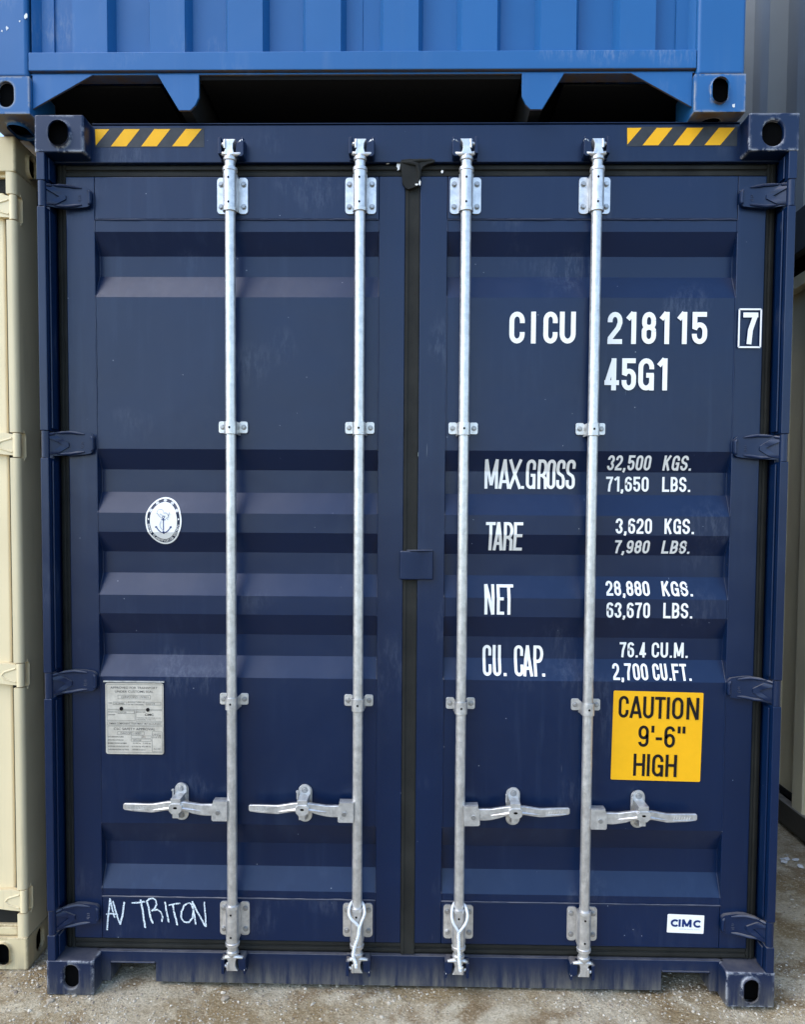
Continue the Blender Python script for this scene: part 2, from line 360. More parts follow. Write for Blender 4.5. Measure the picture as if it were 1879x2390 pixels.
def ribbon(mb, pts, t, x, z, y, mi=0):
    P = [Vector((a, b)) for a, b in pts]
    Q = [P[0]]
    for q in P[1:]:
        if (q - Q[-1]).length > 1e-5: Q.append(q)
    P = Q; n_ = len(P)
    if n_ < 2: return
    L, Rr = [], []
    for i in range(n_):
        a = (P[i] - P[i - 1]).normalized() if i else (P[1] - P[0]).normalized()
        b = (P[i + 1] - P[i]).normalized() if i < n_ - 1 else a
        if i == 0: a = b
        na = Vector((-a.y, a.x)); nb = Vector((-b.y, b.x)); m = (na + nb)
        m = m.normalized() if m.length > 1e-6 else na
        k = t / 2 / max(.45, m.dot(na))
        L.append(P[i] + m * k); Rr.append(P[i] - m * k)
    vs_ = [(x + q.x, y, z + q.y) for q in L] + [(x + q.x, y, z + q.y) for q in Rr]
    mb.add(vs_, [[i, i + 1, n_ + i + 1, n_ + i] for i in range(n_ - 1)], mi)

# door panel section: y of the sheet at height z
PY, PD = .070, .036
TROUGH = [(2.553, 2.484, 2.417, 2.340), (1.839, 1.772, 1.696, 1.625), (1.561, 1.493, 1.421, 1.348), (1.285, 1.2125, 1.1395, 1.070), (.565, .487, .406, .335)]
def prof(z):
    for a, b, c, d in TROUGH:
        if d <= z <= a:
            if z > b: return PY + PD * (a - z) / (a - b)
            if z >= c: return PY + PD
            return PY + PD * (z - d) / (c - d)
    return PY
BREAKS = sorted(v for t in TROUGH for v in t)

def drape(mb, name, mats, parent, lift=.0012):
    """lay flat artwork (its y = layer number) on the folded sheet: cut it at the folds, then push it onto the sheet"""
    me = bpy.data.meshes.new(name); me.from_pydata(mb.v, [], mb.f)
    if not isinstance(mats, (list, tuple)): mats = [mats]
    for m in mats: me.materials.append(m)
    for p_, i in zip(me.polygons, mb.m): p_.material_index = i
    bm = bmesh.new(); bm.from_mesh(me)
    zs = [v.co.z for v in bm.verts]
    for zb in BREAKS:
        if min(zs) < zb < max(zs):
            bmesh.ops.bisect_plane(bm, geom=bm.verts[:] + bm.edges[:] + bm.faces[:], plane_co=(0, 0, zb), plane_no=(0, 0, 1))
    for v in bm.verts: v.co.y = prof(v.co.z) - lift - v.co.y * .0002
    for f in bm.faces:
        f.normal_update()
        if f.normal.y > 0: f.normal_flip()
    bm.to_mesh(me); bm.free()
    ob = bpy.data.objects.new(name, me); COL.objects.link(ob); ob.parent = parent
    return ob
def letters(mb, items, zb, zt, t, mi=0, y0=0):
    k = y0
    for ch, xa, xb in items:
        for st in glyph(ch, xb - xa, zt - zb, t):
            ribbon(mb, st, t, xa, zb, k, mi); k += 1
def word(mb, text, x0, x1, zb, zt, t, gap=.18, mi=0):
    """set a word between x0 and x1"""
    rel = {'.': .42, ',': .42, '1': .72, 'I': .42, "'": .35, 'M': 1.3, 'A': 1.12, ' ': .9, 'T': 1.02}
    u = sum(rel.get(c, 1) for c in text) + gap * (len(text) - 1)
    s = (x1 - x0) / u; x = x0; items = []
    for c in text:
        w = rel.get(c, 1) * s
        if c != ' ': items.append((c, x, x + w))
        x += w + gap * s
    letters(mb, items, zb, zt, t, mi)
def font_text(mb, text, xc, zc, h, width, mi, layer, bold=0., align='CENTER'):
    """small print with the built-in face, fitted to a width"""
    cu = bpy.data.curves.new('t', 'FONT'); cu.body = text; cu.offset = bold; cu.align_x = align
    ob = bpy.data.objects.new('t', cu); COL.objects.link(ob)
    bpy.context.view_layer.update()
    me = ob.evaluated_get(bpy.context.evaluated_depsgraph_get()).to_mesh()
    xs = [v.co.x for v in me.vertices]; ys = [v.co.y for v in me.vertices]
    if xs:
        sx = width / (max(xs) - min(xs)); sz = h / (max(ys) - min(ys)); y0 = min(ys)
        xm = (max(xs) + min(xs)) / 2
        mb.add([(xc + (v.co.x - xm) * sx, layer, zc + (v.co.y - y0) * sz) for v in me.vertices], [list(p_.vertices) for p_ in me.polygons], mi)
    bpy.data.objects.remove(ob); bpy.data.curves.remove(cu)

# ------------------------------------------------------------------ ground
def gh(x, y):
    return .010 * noise.noise((x * 1.3, y * 1.3, 0)) + .006 * noise.noise((x * 4, y * 4, 3)) + .004 * noise.noise((x * 13, y * 13, 7)) - .004
def axis(lo, hi, step, far):
    a = [lo + step * i for i in range(int((hi - lo) / step) + 1)]
    d = step; x = lo; left = []
    while x > -far: d *= 1.35; x -= d; left.append(x)
    d = step; x = a[-1]; right = []
    while x < far: d *= 1.35; x += d; right.append(x)
    return left[::-1] + a + right
gx = axis(-2.2, 2.4, .022, 400); gy = axis(-1.2, 2.4, .022, 400)
mb = MB()
W_ = len(gx)
vv = [(x, y, gh(x, y) if max(abs(x), abs(y)) < 12 else 0) for y in gy for x in gx]
mb.add(vv, [[j * W_ + i, j * W_ + i + 1, (j + 1) * W_ + i + 1, (j + 1) * W_ + i] for j in range(len(gy) - 1) for i in range(W_ - 1)])
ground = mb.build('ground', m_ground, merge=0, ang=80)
ground['kind'] = 'structure'

ICO = None
def ico():
    bm = bmesh.new(); bmesh.ops.create_icosphere(bm, subdivisions=1, radius=1)
    v = [tuple(x.co) for x in bm.verts]; f = [[q.index for q in x.verts] for x in bm.faces]; bm.free(); return v, f
iv, if_ = ico()
mb = MB()
for k in range(30000):
    x = random.uniform(-1.75, 2.1); y = random.uniform(-.75, .35) if k < 25000 else random.uniform(.0, 2.6)
    if k >= 25000: x = random.choice((random.uniform(-1.35, -1.2), random.uniform(1.22, 2.0), random.uniform(1.22, 2.0)))
    if noise.noise((x * 2.2, y * 2.2, 11)) < random.uniform(-.5, .25): continue
    s_ = .0014 + .0034 * random.random() ** 2.0
    if random.random() < .03: s_ = random.uniform(.004, .0085)
    if random.random() < .0022: s_ = random.uniform(.009, .014)
    ax = [s_ * random.uniform(.75, 1.35), s_ * random.uniform(.75, 1.35), s_ * random.uniform(.5, .9)]
    a = random.uniform(0, 6.28); ca, sa = math.cos(a), math.sin(a); z = gh(x, y)
    pts = []
    for q in iv:
        j = random.uniform(.78, 1.18); qx, qy, qz = q[0] * ax[0] * j, q[1] * ax[1] * j, q[2] * ax[2] * j
        pts.append((x + qx * ca - qy * sa, y + qx * sa + qy * ca, z + qz + ax[2] * .15))
    mb.add(pts, if_)
gravel = mb.build('gravel', m_peb, merge=0, smooth=False)
gravel['kind'] = 'stuff'; gravel['label'] = 'loose pale gravel stones scattered over the packed ground'; gravel['category'] = 'gravel'

# ------------------------------------------------------------------ container carcass
CW, CD, CH = .162, .178, .118
def ring_face(mb, o, u, v, w, h, cu, cv, ow, oh, depth, mi=0, n=28):
    """rectangular face with a slot through it; the slot has walls of the given depth"""
    o, u, v = Vector(o), Vector(u), Vector(v); nrm = u.cross(v)
    oval = []
    for k in range(n):
        a = 2 * math.pi * k / n + math.pi / 4
        c_, s_ = math.cos(a), math.sin(a)
        if oh >= ow: px, pz = ow / 2 * c_, (oh - ow) / 2 * (1 if s_ > 0 else -1) + ow / 2 * s_
        else: px, pz = (ow - oh) / 2 * (1 if c_ > 0 else -1) + oh / 2 * c_, oh / 2 * s_
        oval.append((cu + px, cv + pz))
    rect = [(w, h), (0, h), (0, 0), (w, 0)]
    P = lambda q: o + u * q[0] + v * q[1]
    q4 = n // 4
    for i in range(4):
        arcp = [oval[(i * q4 + k) % n] for k in range(q4 + 1)]
        mb.add([P(rect[i]), P(rect[(i + 1) % 4])] + [P(q) for q in arcp[::-1]], [list(range(2 + len(arcp)))], mi)
    ins = -nrm * depth
    mb.add([P(q) for q in oval] + [P(q) + ins for q in oval], [[k, (k + 1) % n, n + (k + 1) % n, n + k] for k in range(n)], mi)
def casting_mb(sx, sy, sz, fw=.05, fh=.08):
    """corner fitting with its outer corner at the origin; body towards -sx, +sy(inwards), sz = -1 bottom fitting / +1 top fitting"""
    mb = MB(); X, Y, Z = Vector((-sx, 0, 0)), Vector((0, sy, 0)), Vector((0, 0, 1 if sz < 0 else -1))
    o = Vector((0, 0, 0))
    ring_face(mb, o, X, Z, CW, CH, .084, .0625, fw, fh, .013)                    # end face
    ring_face(mb, o, Y, Z, CD, CH, .095, .0625, .052, .078, .013)                # side face
    ring_face(mb, o, X, Y, CW, CD, .084, .095, .064, .110, .013)                # top / bottom face
    a, b, c_ = X * CW, Y * CD, Z * CH
    i0 = X * .016 + Y * .016 + Z * .016; i1 = X * (CW - .012) + Y * (CD - .012) + Z * (CH - .012)
    mb.box(min(i0.x, i1.x), max(i0.x, i1.x), min(i0.y, i1.y), max(i0.y, i1.y), min(i0.z, i1.z), max(i0.z, i1.z), 1)  # black core paints the shade into the hollow fitting
    mb.quad(b, b + a, b + a + c_, b + c_); mb.quad(a, a + b, a + b + c_, a + c_); mb.quad(c_, c_ + a, c_ + a + b, c_ + b)
    return mb
def corr(L0, L1, flat_o, slope, flat_i, depth, start=0.):
    """corrugation: list of (s, d) from L0 to L1"""
    pts = [(L0, 0)]; s = L0 + start
    while s + flat_o + 2 * slope + flat_i < L1:
        pts += [(s + flat_o * .5, 0), (s + flat_o * .5 + slope, depth), (s + flat_o * .5 + slope + flat_i, depth), (s + flat_o * .5 + 2 * slope + flat_i, 0)]
        s += flat_o + 2 * slope + flat_i
    pts.append((L1, 0)); return pts
def sheet(mb, pts, P, z0, z1, mi=0):
    n_ = len(pts)
    mb.add([P(s, d, z0) for s, d in pts] + [P(s, d, z1) for s, d in pts], [[i, i + 1, n_ + i + 1, n_ + i] for i in range(n_ - 1)], mi)

def carcass(root, L, H, mp, mc, mrail, z_rail=(.02, .165), wave=(.072, .068, .070, .036), front_posts=True, top_fw=(.05, .08), bot_fw=(.05, .08), mcb=None, cast_bevel=.007, front_wall=True, back_wall=True):
    hx = 1.219
    for sx in (-1, 1):
        for sy, y in ((1, 0), (-1, L)):
            for sz, z in ((-1, 0), (1, H)):
                fw = top_fw if sz > 0 else bot_fw
                ob = casting_mb(sx, sy, sz, *fw).build('corner_casting', [(mcb if (mcb and sz < 0) else mc), m_hole_shade], root, bevel=cast_bevel, seg=3)
                ob.location = (sx * hx, y, z)
        mb = MB()
        sheet(mb, corr(.17, L - .17, *wave), lambda s, d, z: (sx * (hx - .012 - d), s, z), z_rail[1], H - .075)
        mb.build('side_wall', mp, root, smooth=False)
        mb = MB(); mb.box(sx * (hx - .05), sx * (hx - .002), CD, L - CD, z_rail[0], z_rail[1]); mb.build('bottom_rail', mrail, root, bevel=.005)
        mb = MB(); mb.box(sx * (hx - .06), sx * (hx - .003), CD, L - CD, H - .085, H - .02); mb.build('top_rail', mp, root, bevel=.005)
        for y0, y1, on in ((0, .15, front_posts), (L - .15, L, True)):
            if on:
                mb = MB(); mb.box(sx * (hx - .153), sx * (hx - .002), y0 + .006, y1, CH, H - CH); mb.build('corner_post', mp, root, bevel=.012, seg=3)
    mb = MB(); sheet(mb, corr(.17, L - .17, .1, .03, .09, .02), lambda s, d, z: (z, s, H - .035 - d), -1.16, 1.16); mb.build('roof', mp, root, smooth=False)
    mb = MB(); mb.box(-1.165, 1.165, .2, L - .2, .14, .165)
    for k in range(int((L - .6) / .4)): mb.box(-1.16, 1.16, .5 + k * .4, .545 + k * .4, .045, .14)
    mb.build('floor', m_under, root)
    if back_wall:
        mb = MB(); sheet(mb, corr(-1.06, 1.06, .11, .018, .104, .04), lambda s, d, z: (s, L - .02 - d, z), .165, H - .1); mb.build('end_wall', mp, root, smooth=False)
    if front_wall:
        mb = MB(); sheet(mb, corr(-1.06, 1.06, .11, .018, .104, .04), lambda s, d, z: (s, .02 + d, z), .165, H - .1); mb.build('end_wall', mp, root, smooth=False)
        for z0, z1 in ((.03, .165), (H - .1, H - .01)):
            mb = MB(); mb.box(-1.058, 1.058, .010, .08, z0, z1); mb.build('end_rail', mrail, root, bevel=.004)

# ================================================================== navy container
G_ = 'shipping containers stacked in the yard'
navy = thing('shipping_container', 'dark navy blue shipping container with closed double doors and silver locking rods', 'shipping container', (0, 0, 0), G_)
H = 2.896
carcass(navy, 12.192, H, m_navy, m_navy_cast, m_navy, front_posts=False, top_fw=(.066, .079), mcb=m_navy_cast, front_wall=False)
HZ = [2.651, 1.847, 1.050, .2455]; HH = [.080, .086, .084, .082]
for sx in (-1, 1):
    mb = MB()
    poly = [(1.214, .050), (1.190, .050), (1.190, .098), (1.12, .098), (1.12, .15), (1.214, .15)]
    mb.prism([(sx * a, b) for a, b in poly], 'z', CH, H - CH)
    edges = [CH - .002]
    for z, h in sorted(zip(HZ, HH)): edges += [z - h / 2 - .001, z + h / 2 + .001]
    edges.append(H - CH + .002)
    post = mb.build('corner_post', m_navy, navy, bevel=.004)
    for i in range(0, len(edges), 2):
        mb = MB(); mb.box(sx * 1.1865, sx * 1.2135, .0015, .049, edges[i], edges[i + 1])
        mb.box(sx * 1.180, sx * 1.1865, .022, .060, edges[i] + .008, edges[i + 1] - .008)
        mb.build('post_lip', m_navy_low if edges[i + 1] < .25 else m_navy, post, bevel=.003)

# header with hazard labels and cam keepers
mb = MB(); mb.box(-1.19, 1.19, .062, .15, 2.772, 2.8925)
header = mb.build('header', m_navy, navy, bevel=.003)
mb = MB(); mb.box(-1.055, 1.055, .058, .12, 2.8935, 2.8965); mb.build('header_lip', m_navy, header, bevel=.001)
def hazard(x0, s):
    mb = MB(); X = lambda q: x0 + (q - 590) * s; Zz = lambda q: 2.8792 - (q - 813) * .00055
    mb.quad((X(590), .0612, Zz(918)), (X(1272), .0612, Zz(918)), (X(1272), .0612, Zz(806)), (X(590), .0612, Zz(806)), 0)
    mb.add([(X(593), .0606, Zz(813)), (X(682), .0606, Zz(813)), (X(596), .0606, Zz(908))], [[0, 2, 1]], 1)
    for b0, b1, t0, t1 in ((690, 787, 775, 872), (880, 977, 962, 1062), (1072, 1168, 1158, 1257)):
        mb.quad((X(b0), .0606, Zz(913)), (X(b1), .0606, Zz(913)), (X(t1), .0606, Zz(813)), (X(t0), .0606, Zz(813)), 1)
    return mb.build('hazard_label', [m_greyfilm, m_yellow], header, smooth=False)
hazard(-1.047, .000529); hazard(.690, .000522)

# sill
mb = MB()
out = [(-1.075, .118), (-1.075, .012), (-1.0245, .012), (-1.0245, .078), (-.869, .078), (-.869, .012), (.8645, .012), (.8645, .078), (1.027, .078), (1.027, .012), (1.075, .012), (1.075, .118)]
mb.prism(out, 'y', .065, .075)
mb.prism(out[1:-1] and [(-1.075, .118), (-1.075, .108), (1.075, .108), (1.075, .118)], 'y', .0755, .15)
for sx in (-1, 1):
    a, b = (-1.0245, -.869) if sx < 0 else (.8645, 1.027)
    mb.box(a + .001, b - .001, .060, .16, .0785, .0835)
    mb.box(a - .006, a, .0755, .17, .012, .107); mb.box(b, b + .006, .0755, .17, .012, .107)
mb.box(-.863, .8585, .0755, .15, .013, .02)
sill = mb.build('sill', m_navy_low, navy, bevel=.002)

# doors
def weld(mb, a, b, r=.0028, n=40):
    a, b = Vector(a), Vector(b); pts = []; rad = []
    for k in range(n + 1):
        p_ = a.lerp(b, k / n) + Vector((random.uniform(-1, 1), 0, random.uniform(-1, 1))) * .0006
        pts.append(p_); rad.append(r * random.uniform(.7, 1.35))
    mb.tube(pts, rad, 6)
DOORS = {}
for side, (xa, xb, pa, pb) in {'l': (-1.150, -.026, -1.054, -.112), 'r': (.0225, 1.150, .113, 1.058)}.items():
    mb = MB()
    mb.box(xa, pa, PY, .125, .160, 2.731)
    mb.box(pb, xb, PY, .125, .160, 2.731)
    mb.box(pa + .0005, pb - .0005, PY - .001, .124, 2.5925, 2.7305)
    mb.box(pa + .0005, pb - .0005, PY - .001, .124, .1605, .3065)
    door = mb.build('cargo_door', m_navy, navy, bevel=.003)
    DOORS[side] = door
    mb = MB()
    zs = [2.5900]
    for t in TROUGH: zs += list(t)
    zs.append(.3095)
    nx = 24
    xs = [pa + .001 + (pb - pa - .002) * i / nx for i in range(nx + 1)]
    dense = []
    for i in range(len(zs) - 1):
        k = max(1, int((zs[i] - zs[i + 1]) / .06))
        for q in range(k): dense.append(zs[i] + (zs[i + 1] - zs[i]) * q / k)
    dense.append(zs[-1])
    vv = [(x, prof(z) + .0015 + .0022 * noise.noise((x * 3.1, z * 2.7, 5)), z) for z in dense for x in xs]
    w_ = nx + 1
    mb.add(vv, [[j * w_ + i, j * w_ + i + 1, (j + 1) * w_ + i + 1, (j + 1) * w_ + i] for j in range(len(dense) - 1) for i in range(nx)])
    panel = mb.build('door_panel', m_navy, door, ang=14)
    mb = MB()
    weld(mb, (pa, PY + .0005, 2.5912), (pb, PY + .0005, 2.5912)); weld(mb, (pa, PY - .0005, .308), (pb, PY - .0005, .308), .003)
    for x in (pa, pb):
        zz = [2.590] + [v for t in TROUGH for v in t] + [.31]
        for i in range(len(zz) - 1):
            weld(mb, (x, prof(zz[i]) + .001, zz[i]), (x, prof(zz[i + 1]) + .001, zz[i + 1]), .0022, max(3, int((zz[i] - zz[i + 1]) / .02)))
    mb.build('weld_seam', m_navy_hinge, door)

# gaskets
def strip_v(mb, x0, x1, z0, z1, y=.076, flip=1):
    w_ = x1 - x0
    sec = [(0, .03), (0, .004), (.06, 0), (.30, 0), (.36, .005), (.46, .005), (.52, .0), (.80, .002), (1, .008), (1, .03)]
    poly = [((x0 + a * w_) if flip > 0 else (x1 - a * w_), y + b) for a, b in sec]
    mb.prism(poly, 'z', z0, z1)
def strip_h(mb, z0, z1, xa, xb, y=.074, flip=1):
    w_ = z1 - z0
    sec = [(0, .03), (0, .004), (.06, 0), (.34, 0), (.42, .006), (.52, .006), (.58, .0), (.82, .0), (1, .006), (1, .03)]
    poly = [(y + b, (z0 + a * w_) if flip > 0 else (z1 - a * w_)) for a, b in sec]
    mb.prism(poly, 'x', xa, xb)
mb = MB(); strip_v(mb, -1.184, -1.1505, .122, 2.771, flip=-1); strip_h(mb, 2.7315, 2.7715, -1.15, -.012); strip_h(mb, .1205, .1595, -1.15, -.018, flip=-1)
mb.prism([(-.0257, .10), (-.0257, .0722), (-.0215, .0700), (-.0150, .0700), (-.0125, .0722), (.0150, .0722), (.0170, .0708), (.0222, .0712), (.0222, .10)], 'z', .120, 2.735)
mb.build('door_gasket', m_rubber, DOORS['l'], bevel=.002)
mb = MB(); strip_v(mb, 1.1505, 1.184, .122, 2.771); strip_h(mb, 2.7315, 2.7715, .015, 1.15); strip_h(mb, .1205, .1595, .0225, 1.15, flip=-1)
# folded flap where the strips meet at the top
fl = [(-.043, 2.770), (-.040, 2.779), (-.010, 2.782), (.030, 2.780), (.058, 2.783), (.071, 2.777), (.066, 2.770), (.046, 2.765), (.031, 2.757), (.024, 2.742), (.0225, 2.715), (.018, 2.698), (.002, 2.690), (-.016, 2.684), (-.027, 2.690), (-.036, 2.706), (-.0385, 2.735)]
mb.prism(fl, 'y', .0580, .0705)
mb.tube([(-.038, .060, 2.772), (-.012, .0565, 2.768), (.012, .0575, 2.762), (.020, .0585, 2.735), (.016, .060, 2.705)], [.004, .007, .008, .007, .004], 8)
mb.tube([(-.030, .060, 2.770), (.02, .0585, 2.776), (.062, .060, 2.777)], [.005, .006, .003], 8)
mb.build('door_gasket', m_rubber, DOORS['r'], bevel=.003)
for cx, cz, w_, h_ in ((-.049, 2.763, .0065, .016), (.094, 2.746, .004, .006), (.021, 2.705, .004, .010), (.010, 2.699, .007, .0035), (-.085, 2.772, .007, .002)):
    y_ = .0565 if -.035 < cx < .03 else .0700
    pts = [(cx + w_ * random.uniform(.5, 1.1) * math.cos(R(a)), z_, cz + h_ * random.uniform(.5, 1.1) * math.sin(R(a))) for z_ in (y_,) for a in range(0, 360, 30)]
    mb = MB(); mb.prism([(p_[0], p_[2]) for p_ in pts], 'y', y_, y_ + .0012)
    mb.build('paint_smear', m_white, DOORS['r'], smooth=False)

# hinges (built for the left side, mirrored for the right)
def hinge_mesh(sx, h, topfold):
    mb = MB()
    cx, cy, r = 1.2005, .0135, .0128
    mb.lathe([(0, -h / 2), (r, -h / 2), (r, h / 2), (0, h / 2)], sx * cx, cy, 20)
    top = [(1.204, .034), (1.188, .036), (1.166, .043), (1.135, .0475), (1.115, .0465), (1.090, .0435), (1.070, .040), (1.0615, .033), (1.058, .022)]
    bot = [(1.204, -.038), (1.188, -.0355), (1.166, -.0345), (1.135, -.0335), (1.115, -.031), (1.090, -.0285), (1.070, -.0255), (1.0615, -.019), (1.058, -.010)]
    yf = [.012, .020, .036, .047, .050, .051, .052, .053, .055]
    thk = [.013, .014, .016, .019, .019, .018, .018, .017, .015]
    k = h / .084; n_ = len(top); vs_ = []
    for i in range(n_):
        x = sx * top[i][0]
        vs_ += [(x, yf[i], top[i][1] * k), (x, yf[i], bot[i][1] * k), (x, yf[i] + thk[i], bot[i][1] * k * .96), (x, yf[i] + thk[i], top[i][1] * k * .96)]
    fs = [[0, 1, 2, 3], [4 * (n_ - 1) + q for q in (3, 2, 1, 0)]]
    for i in range(n_ - 1):
        for q in range(4): fs.append([4 * i + q, 4 * i + (q + 1) % 4, 4 * (i + 1) + (q + 1) % 4, 4 * (i + 1) + q])
    mb.add(vs_, fs)
    def yy(x):
        for i in range(n_ - 1):
            a, b = top[i][0], top[i + 1][0]
            if b <= x <= a: return yf[i] + (yf[i + 1] - yf[i]) * (a - x) / (a - b)
        return yf[-1]
    def rib(pts, r0=.0045):
        r0 *= 1.25
        P = []
        for i in range(len(pts) - 1):
            for q in range(6):
                t = q / 6; P.append((pts[i][0] + (pts[i + 1][0] - pts[i][0]) * t, pts[i][1] + (pts[i + 1][1] - pts[i][1]) * t))
        P.append(pts[-1])
        m_ = len(P)
        mb.tube([(sx * x, yy(x) - .0016, z * k) for x, z in P], [r0 * (.35 + .65 * min(1, 5 * min(i / (m_ - 1), 1 - i / (m_ - 1)))) for i in range(m_)], 8)
    rib([(1.172, .038), (1.150, .0405), (1.130, .0415), (1.088, .036)], .0042)
    rib([(1.170, -.0295), (1.140, -.0285), (1.120, -.025), (1.088, -.0205)], .0042)
    rib([(1.204, .031), (1.188, .033), (1.174, .037)], .004)
    def arm(o0, o1, i0, i1, m_=8):
        vs_ = []
        for q in range(m_ + 1):
            t = q / m_
            for a, b in ((o0, o1), (i0, i1)):
                x, z = a[0] + (b[0] - a[0]) * t, (a[1] + (b[1] - a[1]) * t) * k
                vs_ += [(sx * x, yy(x) - .0065, z), (sx * x, yy(x) + .003, z)]
        fs = []
        for q in range(m_):
            o = 4 * q
            fs += [[o, o + 2, o + 6, o + 4], [o, o + 4, o + 5, o + 1], [o + 2, o + 3, o + 7, o + 6]]
        fs += [[0, 1, 3, 2], [4 * m_, 4 * m_ + 2, 4 * m_ + 3, 4 * m_ + 1]]
        mb.add(vs_, fs)
    arm((1.201, .0255), (1.1540, .0020), (1.168, .0285), (1.1365, .0080))
    arm((1.201, -.0365), (1.1540, .0020), (1.166, -.0270), (1.1365, -.0050))
    arm((1.1540, .0021), (1.1539, .0019), (1.1365, .0080), (1.1365, -.0050), 1)
    rib([(1.067, .030), (1.0625, .02), (1.062, -.012), (1.067, -.018)], .004)
    for a, b, c_, d in ((1.098, .010, 1.090, .010), (1.098, .004, 1.090, .004), (1.098, .010, 1.098, .004), (1.100, -.003, 1.089, -.003), (1.1, -.008, 1.092, -.008)):
        mb.tube([(sx * a, .0508, b), (sx * c_, .0508, d)], .0011, 6)
    # upper and lower pin lugs on the post
    mb.lathe([(0, -h / 2 - .012), (.011, -h / 2 - .012), (.011, -h / 2 + .002)], sx * cx, cy + .002, 16)
    if topfold:
        mb.tube([(sx * 1.197, .022, .036 * k), (sx * 1.180, .028, .042 * k), (sx * 1.160, .036, .046 * k), (sx * 1.140, .05, .050 * k)], [.004, .005, .005, .003], 8)
    return mb
for side, sx in (('l', -1), ('r', 1)):
    for z, h in zip(HZ, HH):
        o_ = hinge_mesh(sx, h, False).build('hinge', m_navy_hinge, DOORS[side], bevel=0); o_.location = (0, 0, z)

# lapping lug in the middle
mb = MB()
pl = [(-.036, .050), (.020, .050), (.034, .0565), (.0755, .0565), (.0755, .0695), (.028, .0695), (.015, .0635), (-.036, .0635)]
mb.prism(pl, 'z', 1.408, 1.5043)
lug = mb.build('door_lug', m_navy_hinge, DOORS['r'], bevel=.005, seg=3)
mb = MB(); mb.prism([(-.015, .058), (.002, .0475), (.04, .0465), (.074, .056), (.074, .069), (-.012, .069)], 'z', 1.503, 1.508); 
mb.build('door_lug_weld', m_navy_hinge, DOORS['r'], bevel=.002)

# locking gear
def cam_head(mir):
    mb = MB(); X = lambda a: a * mir
    # origin at rod axis, z = 0 at collar
    mb.lathe([(.0165, -.034), (.0165, -.009), (.0205, -.007), (.0208, .002), (.0175, .006), (.0155, .012), (.012, .020)], 0, 0, 20)
    mb.prism([(X(-.017), .008), (X(.018), .008), (X(.0125), .026), (X(.013), .042), (X(.021), .056), (X(-.017), .056), (X(-.018), .050), (X(-.010), .046), (X(-.011), .028)], 'y', -.016, .018)
    mb.tube([(X(.006), -.008, .011), (X(.02), -.009, .010), (X(.032), -.006, .013), (X(.042), -.002, .019)], [.008, .007, .006, .0055], 8)
    mb.tube([(X(-.006), -.008, .012), (X(-.02), -.008, .012), (X(-.028), -.003, .018)], [.008, .007, .006], 8)
    mb.tube([(X(.030), .004, .052), (X(.036), -.002, .0545), (X(.045), -.006, .056)], [.0055, .0062, .006], 8)
    mb.tube([(X(-.012), -.004, .047), (X(-.021), -.006, .044), (X(-.027), -.004, .041)], [.006, .0058, .0055], 8)
    mb.tube([(X(-.013), -.016, .026), (X(-.0135), -.018, .040), (X(-.012), -.016, .054)], [.004, .0045, .004], 8)
    return mb
def cam_keeper(mir):
    mb = MB(); X = lambda a: a * mir
    mb.prism([(X(-.036), .004), (X(-.036), .055), (X(-.026), .058), (X(-.024), .006)], 'y', -.014, .032)
    mb.prism([(X(.020), .006), (X(.022), .040), (X(.036), .046), (X(.040), .060), (X(.046), .058), (X(.046), .004), (X(.040), -.002), (X(.026), -.002)], 'y', -.010, .032)
    mb.box(-.036, .036, .020, .032, -.001, .058)
    return mb
def bracket(lowhalf):
    mb = MB(); z0, z1 = -.0582, .0582
    mb.prism(rrect(-.0505, -.0185, z0, z1, .011), 'y', .033, .0395); mb.prism(rrect(.0185, .0505, z0, z1, .011), 'y', .033, .0395)
    for sx in (-1, 1):
        mb.prism([(sx * .0185, .0395), (sx * .0185, .033), (sx * .0225, .022), (sx * .0225, 0), (sx * .018, 0), (sx * .018, .0395)], 'z', z0 + .004, z1 - .004)
    ext = (-.011, .001) if lowhalf else (-.001, .010)
    zb, zt = z0 - .006 + ext[0], z1 + .006 + ext[1]
    mb.lathe([(.0175, zb), (.0232, zb + .0006), (.0238, zb + .011), (.0217, zb + .0125), (.0217, zt - .0125), (.0238, zt - .011), (.0232, zt - .0006), (.0175, zt)], 0, 0, 28)
    for sx in (-1, 1):
        for z in (-.036, .036): mb.hexbolt(sx * .0372, .0332, z, .0072, .007, 1)
    for z in ((-.040, .037) if not lowhalf else (-.039, .038)):
        mb.prism([(.0035 * math.cos(R(30 * k)) - .001, z + .0038 * math.sin(R(30 * k))) for k in range(12)], 'y', -.0224, -.0205, 2)
    return mb
